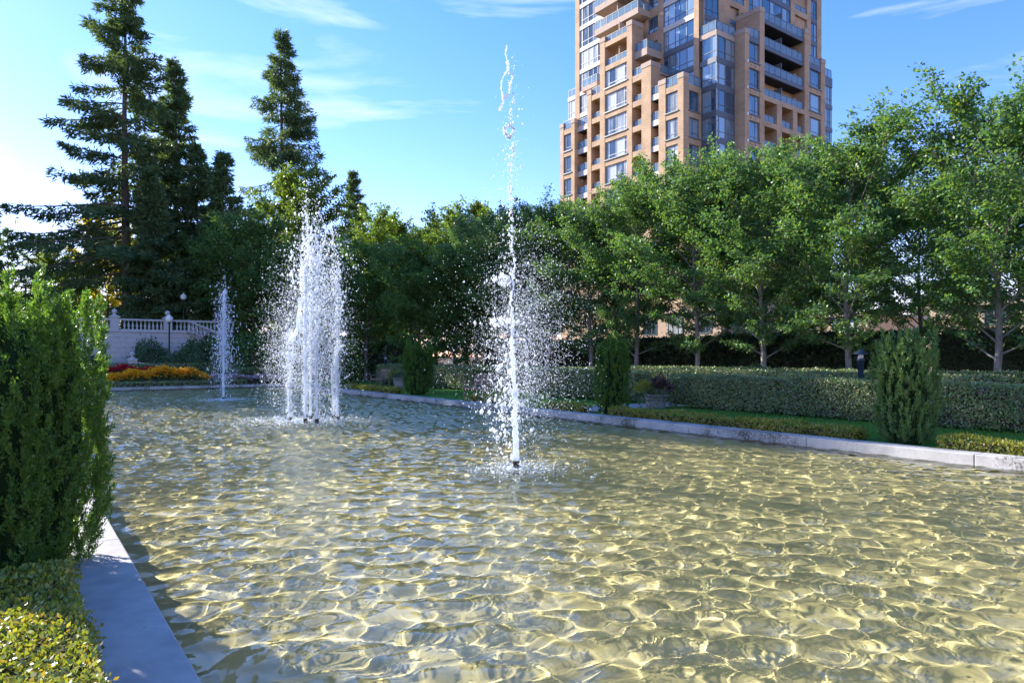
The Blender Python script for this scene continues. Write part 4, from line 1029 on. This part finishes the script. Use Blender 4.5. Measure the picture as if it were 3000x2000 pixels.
# ---- right side: dark glass bay, y = -2
BX0, BX1, BY = 3.12, 6.45, -2.0
for f in [f for f in FL if f < 38.5]:
    m = SLABG if f < 37 else BUFF
    b = MB(); b.box(BX0, BX1, BY, .25, f-.30, f+.26); b.build('spandrel', m, TW)
    if f < 36:
        window('L', BX0, BY+.05, -.02, f+.26, f+2.665, [.35], .3, FRAMEG, GLASSB, .08, False)
        window('R', BY, BX0+.05, BX1-.02, f+.26, f+2.665, [.14, .5, .82], .3, FRAMEG, GLASSB, .08, False, top_tr=(0, .78))
        b = MB(); b.box(BX0+.01, BX0+.09, BY+.01, BY+.045, f+.26, f+2.665); b.build('corner_post', FRAMEL, TW)
railing('L', BX0, BY+.1, .2, 37.99, 1.05, .06); railing('R', BY, BX0+.1, BX1, 37.99, 1.05, .06, 3)
# right wing, front plane y = -3.3
C = -3.3
pier('R', C, 6.46, 7.25, 38.6, 1.55); pier('R', C, 9.25, 10.15, 41.8, 3.2); pier('R', C, 18.45, 19.5, 41.9, 2.2); pier('R', C, 22.15, 23.1, 39.2, 1.55)
for f in [f for f in FL if f < 36.5]:
    band('R', C, 7.25, 9.25, f, 1.55); band('R', C, 19.5, 22.15, f, 1.55) if f < 38 else None
    window('R', C, 7.25, 9.25, f+.40, f+2.6, [.7], .22, FRAMEG, GLASSB, top_tr=(1, .8))
    if f < 34: pass
    window('R', C, 19.5, 22.15, f+.40, f+2.6, [.2], .24, FRAMEG, GLASSB)
    for x in (7.5, 8.4, 19.9, 21.2): part('vent_hood', FRAMEL, 'R', C, x, x+.2, f-.05, f+.08, -.10, .03)
    part('wall_light', GLOBE, 'R', C, 6.75, 6.95, f+.05, f+.33, -.16, 0)
part('spandrel', SLABG, 'R', C, 7.25, 9.25, 37.37, 38.0, .03, 1.55); railing('R', C, 7.3, 9.2, 38.0, 1.0, .1, 2)
part('spandrel', SLABG, 'R', C, 19.5, 22.15, 37.37, 38.0, .03, 1.55); railing('R', C, 19.55, 22.1, 38.0, 1.0, .1, 2)
# broad balconies between the two tall piers
for f in (31.8, 34.76, 37.73, 40.69):
    if f > 32: 
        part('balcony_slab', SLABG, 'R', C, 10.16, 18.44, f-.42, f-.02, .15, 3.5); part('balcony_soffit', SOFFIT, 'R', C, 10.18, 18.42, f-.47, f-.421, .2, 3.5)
    else: band('R', C, 10.15, 18.45, f, 3.5, .45, .1)
    railing('R', C, 10.2, 18.4, f, 1.05, .22, 7)
    part('balcony_divider', FRAMEG, 'R', C, 14.0, 14.06, f+.02, f+1.9, .3, 3.3)
    part('ochre_wall', OCHRE, 'R', C, 10.2, 18.4, f+.02, f+2.5, 3.42, 3.5)
    for x in (10.5, 13.0, 15.2, 17.0): window('R', C+3.2, x, x+1.3, f+.1, f+2.1, [.5], 0, FRAMEG, GLASSB, .15, False)
    part('wall_light', GLOBE, 'L', 18.4, C+1.2, C+1.4, f+1.7, f+1.95, -.12, .03)
# brick niches below
for f in [f for f in FL if f < 30]:
    band('R', C, 10.15, 18.45, f, 2.6, .45, .15)
    for x0, x1 in ((12.7, 13.7), (16.0, 16.9)): part('brick_pier', BRICK, 'R', C, x0, x1, f+.15, f+2.515, .03, 2.6)
    part('niche_wall', BUFF, 'R', C, 10.2, 18.4, f+.15, f+2.5, 2.6, 2.7)
    for x0, x1 in ((10.2, 12.65), (13.75, 15.95), (16.95, 18.4)): railing('R', C, x0, x1, f+.15, .9, .3, 2)
# far glass block
core(23.4, 28, -1.2, .5, 38.2, BUFF, 0)
for f in [f for f in FL if f < 37]:
    part('spandrel', SLABG, 'R', -1.5, 23.2, 28.1, f-.3, f+.26, .0, .3); window('R', -1.5, 23.2, 28.0, f+.26, f+2.665, [.55, .78, .9], .3, FRAMEG, GLASSB, .1, False)
part('spandrel', SLABG, 'R', -1.5, 23.2, 28.1, 37.37, 38.6, 0, .4); railing('R', -1.5, 23.3, 28.0, 38.6, 1.1, .1, 5)
# ---- upper tower, right face y = .3
RY = .3
for a0, a1 in ((3.0, 3.85), (6.6, 8.7), (11.4, 12.4), (21.3, 22.3), (25.1, 26.0), (27.5, 28.6)): pier('R', RY, a0+(.001 if a0 == 3.0 else 0), a1, 60, .3, False, 34.5)
for f in up:
    part('spandrel', SLABG, 'R', RY, 3.85, 6.6, f-.33, f+.27, .03, .3); window('R', RY, 3.85, 6.6, f+.27, f+2.63, [.28, .62], .28, FRAMEG, GLASSB, .12, False)
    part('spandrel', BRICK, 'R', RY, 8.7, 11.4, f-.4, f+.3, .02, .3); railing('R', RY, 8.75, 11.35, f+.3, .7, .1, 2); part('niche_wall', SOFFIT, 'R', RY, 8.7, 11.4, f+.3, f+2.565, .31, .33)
    part('spandrel', SLABG, 'R', RY, 12.4, 21.3, f-.33, f+.27, .03, .3); window('R', RY, 12.4, 21.3, f+.27, f+2.63, [.1, .25, .33, .5, .6, .8, .92], .3, FRAMEG, GLASSB, .12, False)
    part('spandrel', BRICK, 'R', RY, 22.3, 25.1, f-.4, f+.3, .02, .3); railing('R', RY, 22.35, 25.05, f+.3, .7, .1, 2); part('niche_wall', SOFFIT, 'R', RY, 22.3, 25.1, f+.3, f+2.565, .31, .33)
    part('spandrel', SLABG, 'R', RY, 26.0, 27.5, f-.33, f+.27, .03, .3); window('R', RY, 26.0, 27.5, f+.27, f+2.63, [.6], .3, FRAMEG, GLASSB, .12, False)
b = MB(); b.box(2.8, 28.8, .1, 21.5, 60, 60.6); b.build('roof', BUFF, TW)

# beige houses beyond the tall hedge
def house(label, u, v0, v1, h, dep=9):
    t = thing('town_house', label, 'house', P(u, v0, 0), TH, 'beige houses beyond the hedge')
    L = v1-v0
    b = MB(); b.box(0, dep, 0, L, 0, h); b.build('wall', STUCCO, t)
    b = MB(); b.box(-.35, dep+.3, -.3, L+.3, h, h+.25); b.build('roof', BUFF, t)
    for z in (1.2, 4.0):
        y = 1.0
        while y+1.8 < L:
            f = MB()
            for q in ((y, y+.07, z, z+1.5), (y+1.73, y+1.8, z, z+1.5), (y+.07, y+1.73, z, z+.07), (y+.07, y+1.73, z+1.43, z+1.5), (y+.55, y+.61, z+.07, z+1.43), (y+1.19, y+1.25, z+.07, z+1.43)):
                f.box(-.05, .02, q[0], q[1], q[2], q[3])
            w = f.build('window', FRAMEG, t)
            p = MB(); p.box(-.02, .01, y+.05, y+1.75, z+.05, z+1.45); p.build('pane', GLASS, w)
            y += 3.2
house('beige house showing through the maples at the right edge', 51, 15, 21, 5.3)
house('beige house behind the maples, left of the right edge', 51.5, 25.5, 36, 5.0)
house('pinkish low house glimpsed under the maples below the tower', 50, 37.5, 47, 6.0)
print('script done, objects', len(bpy.data.objects))
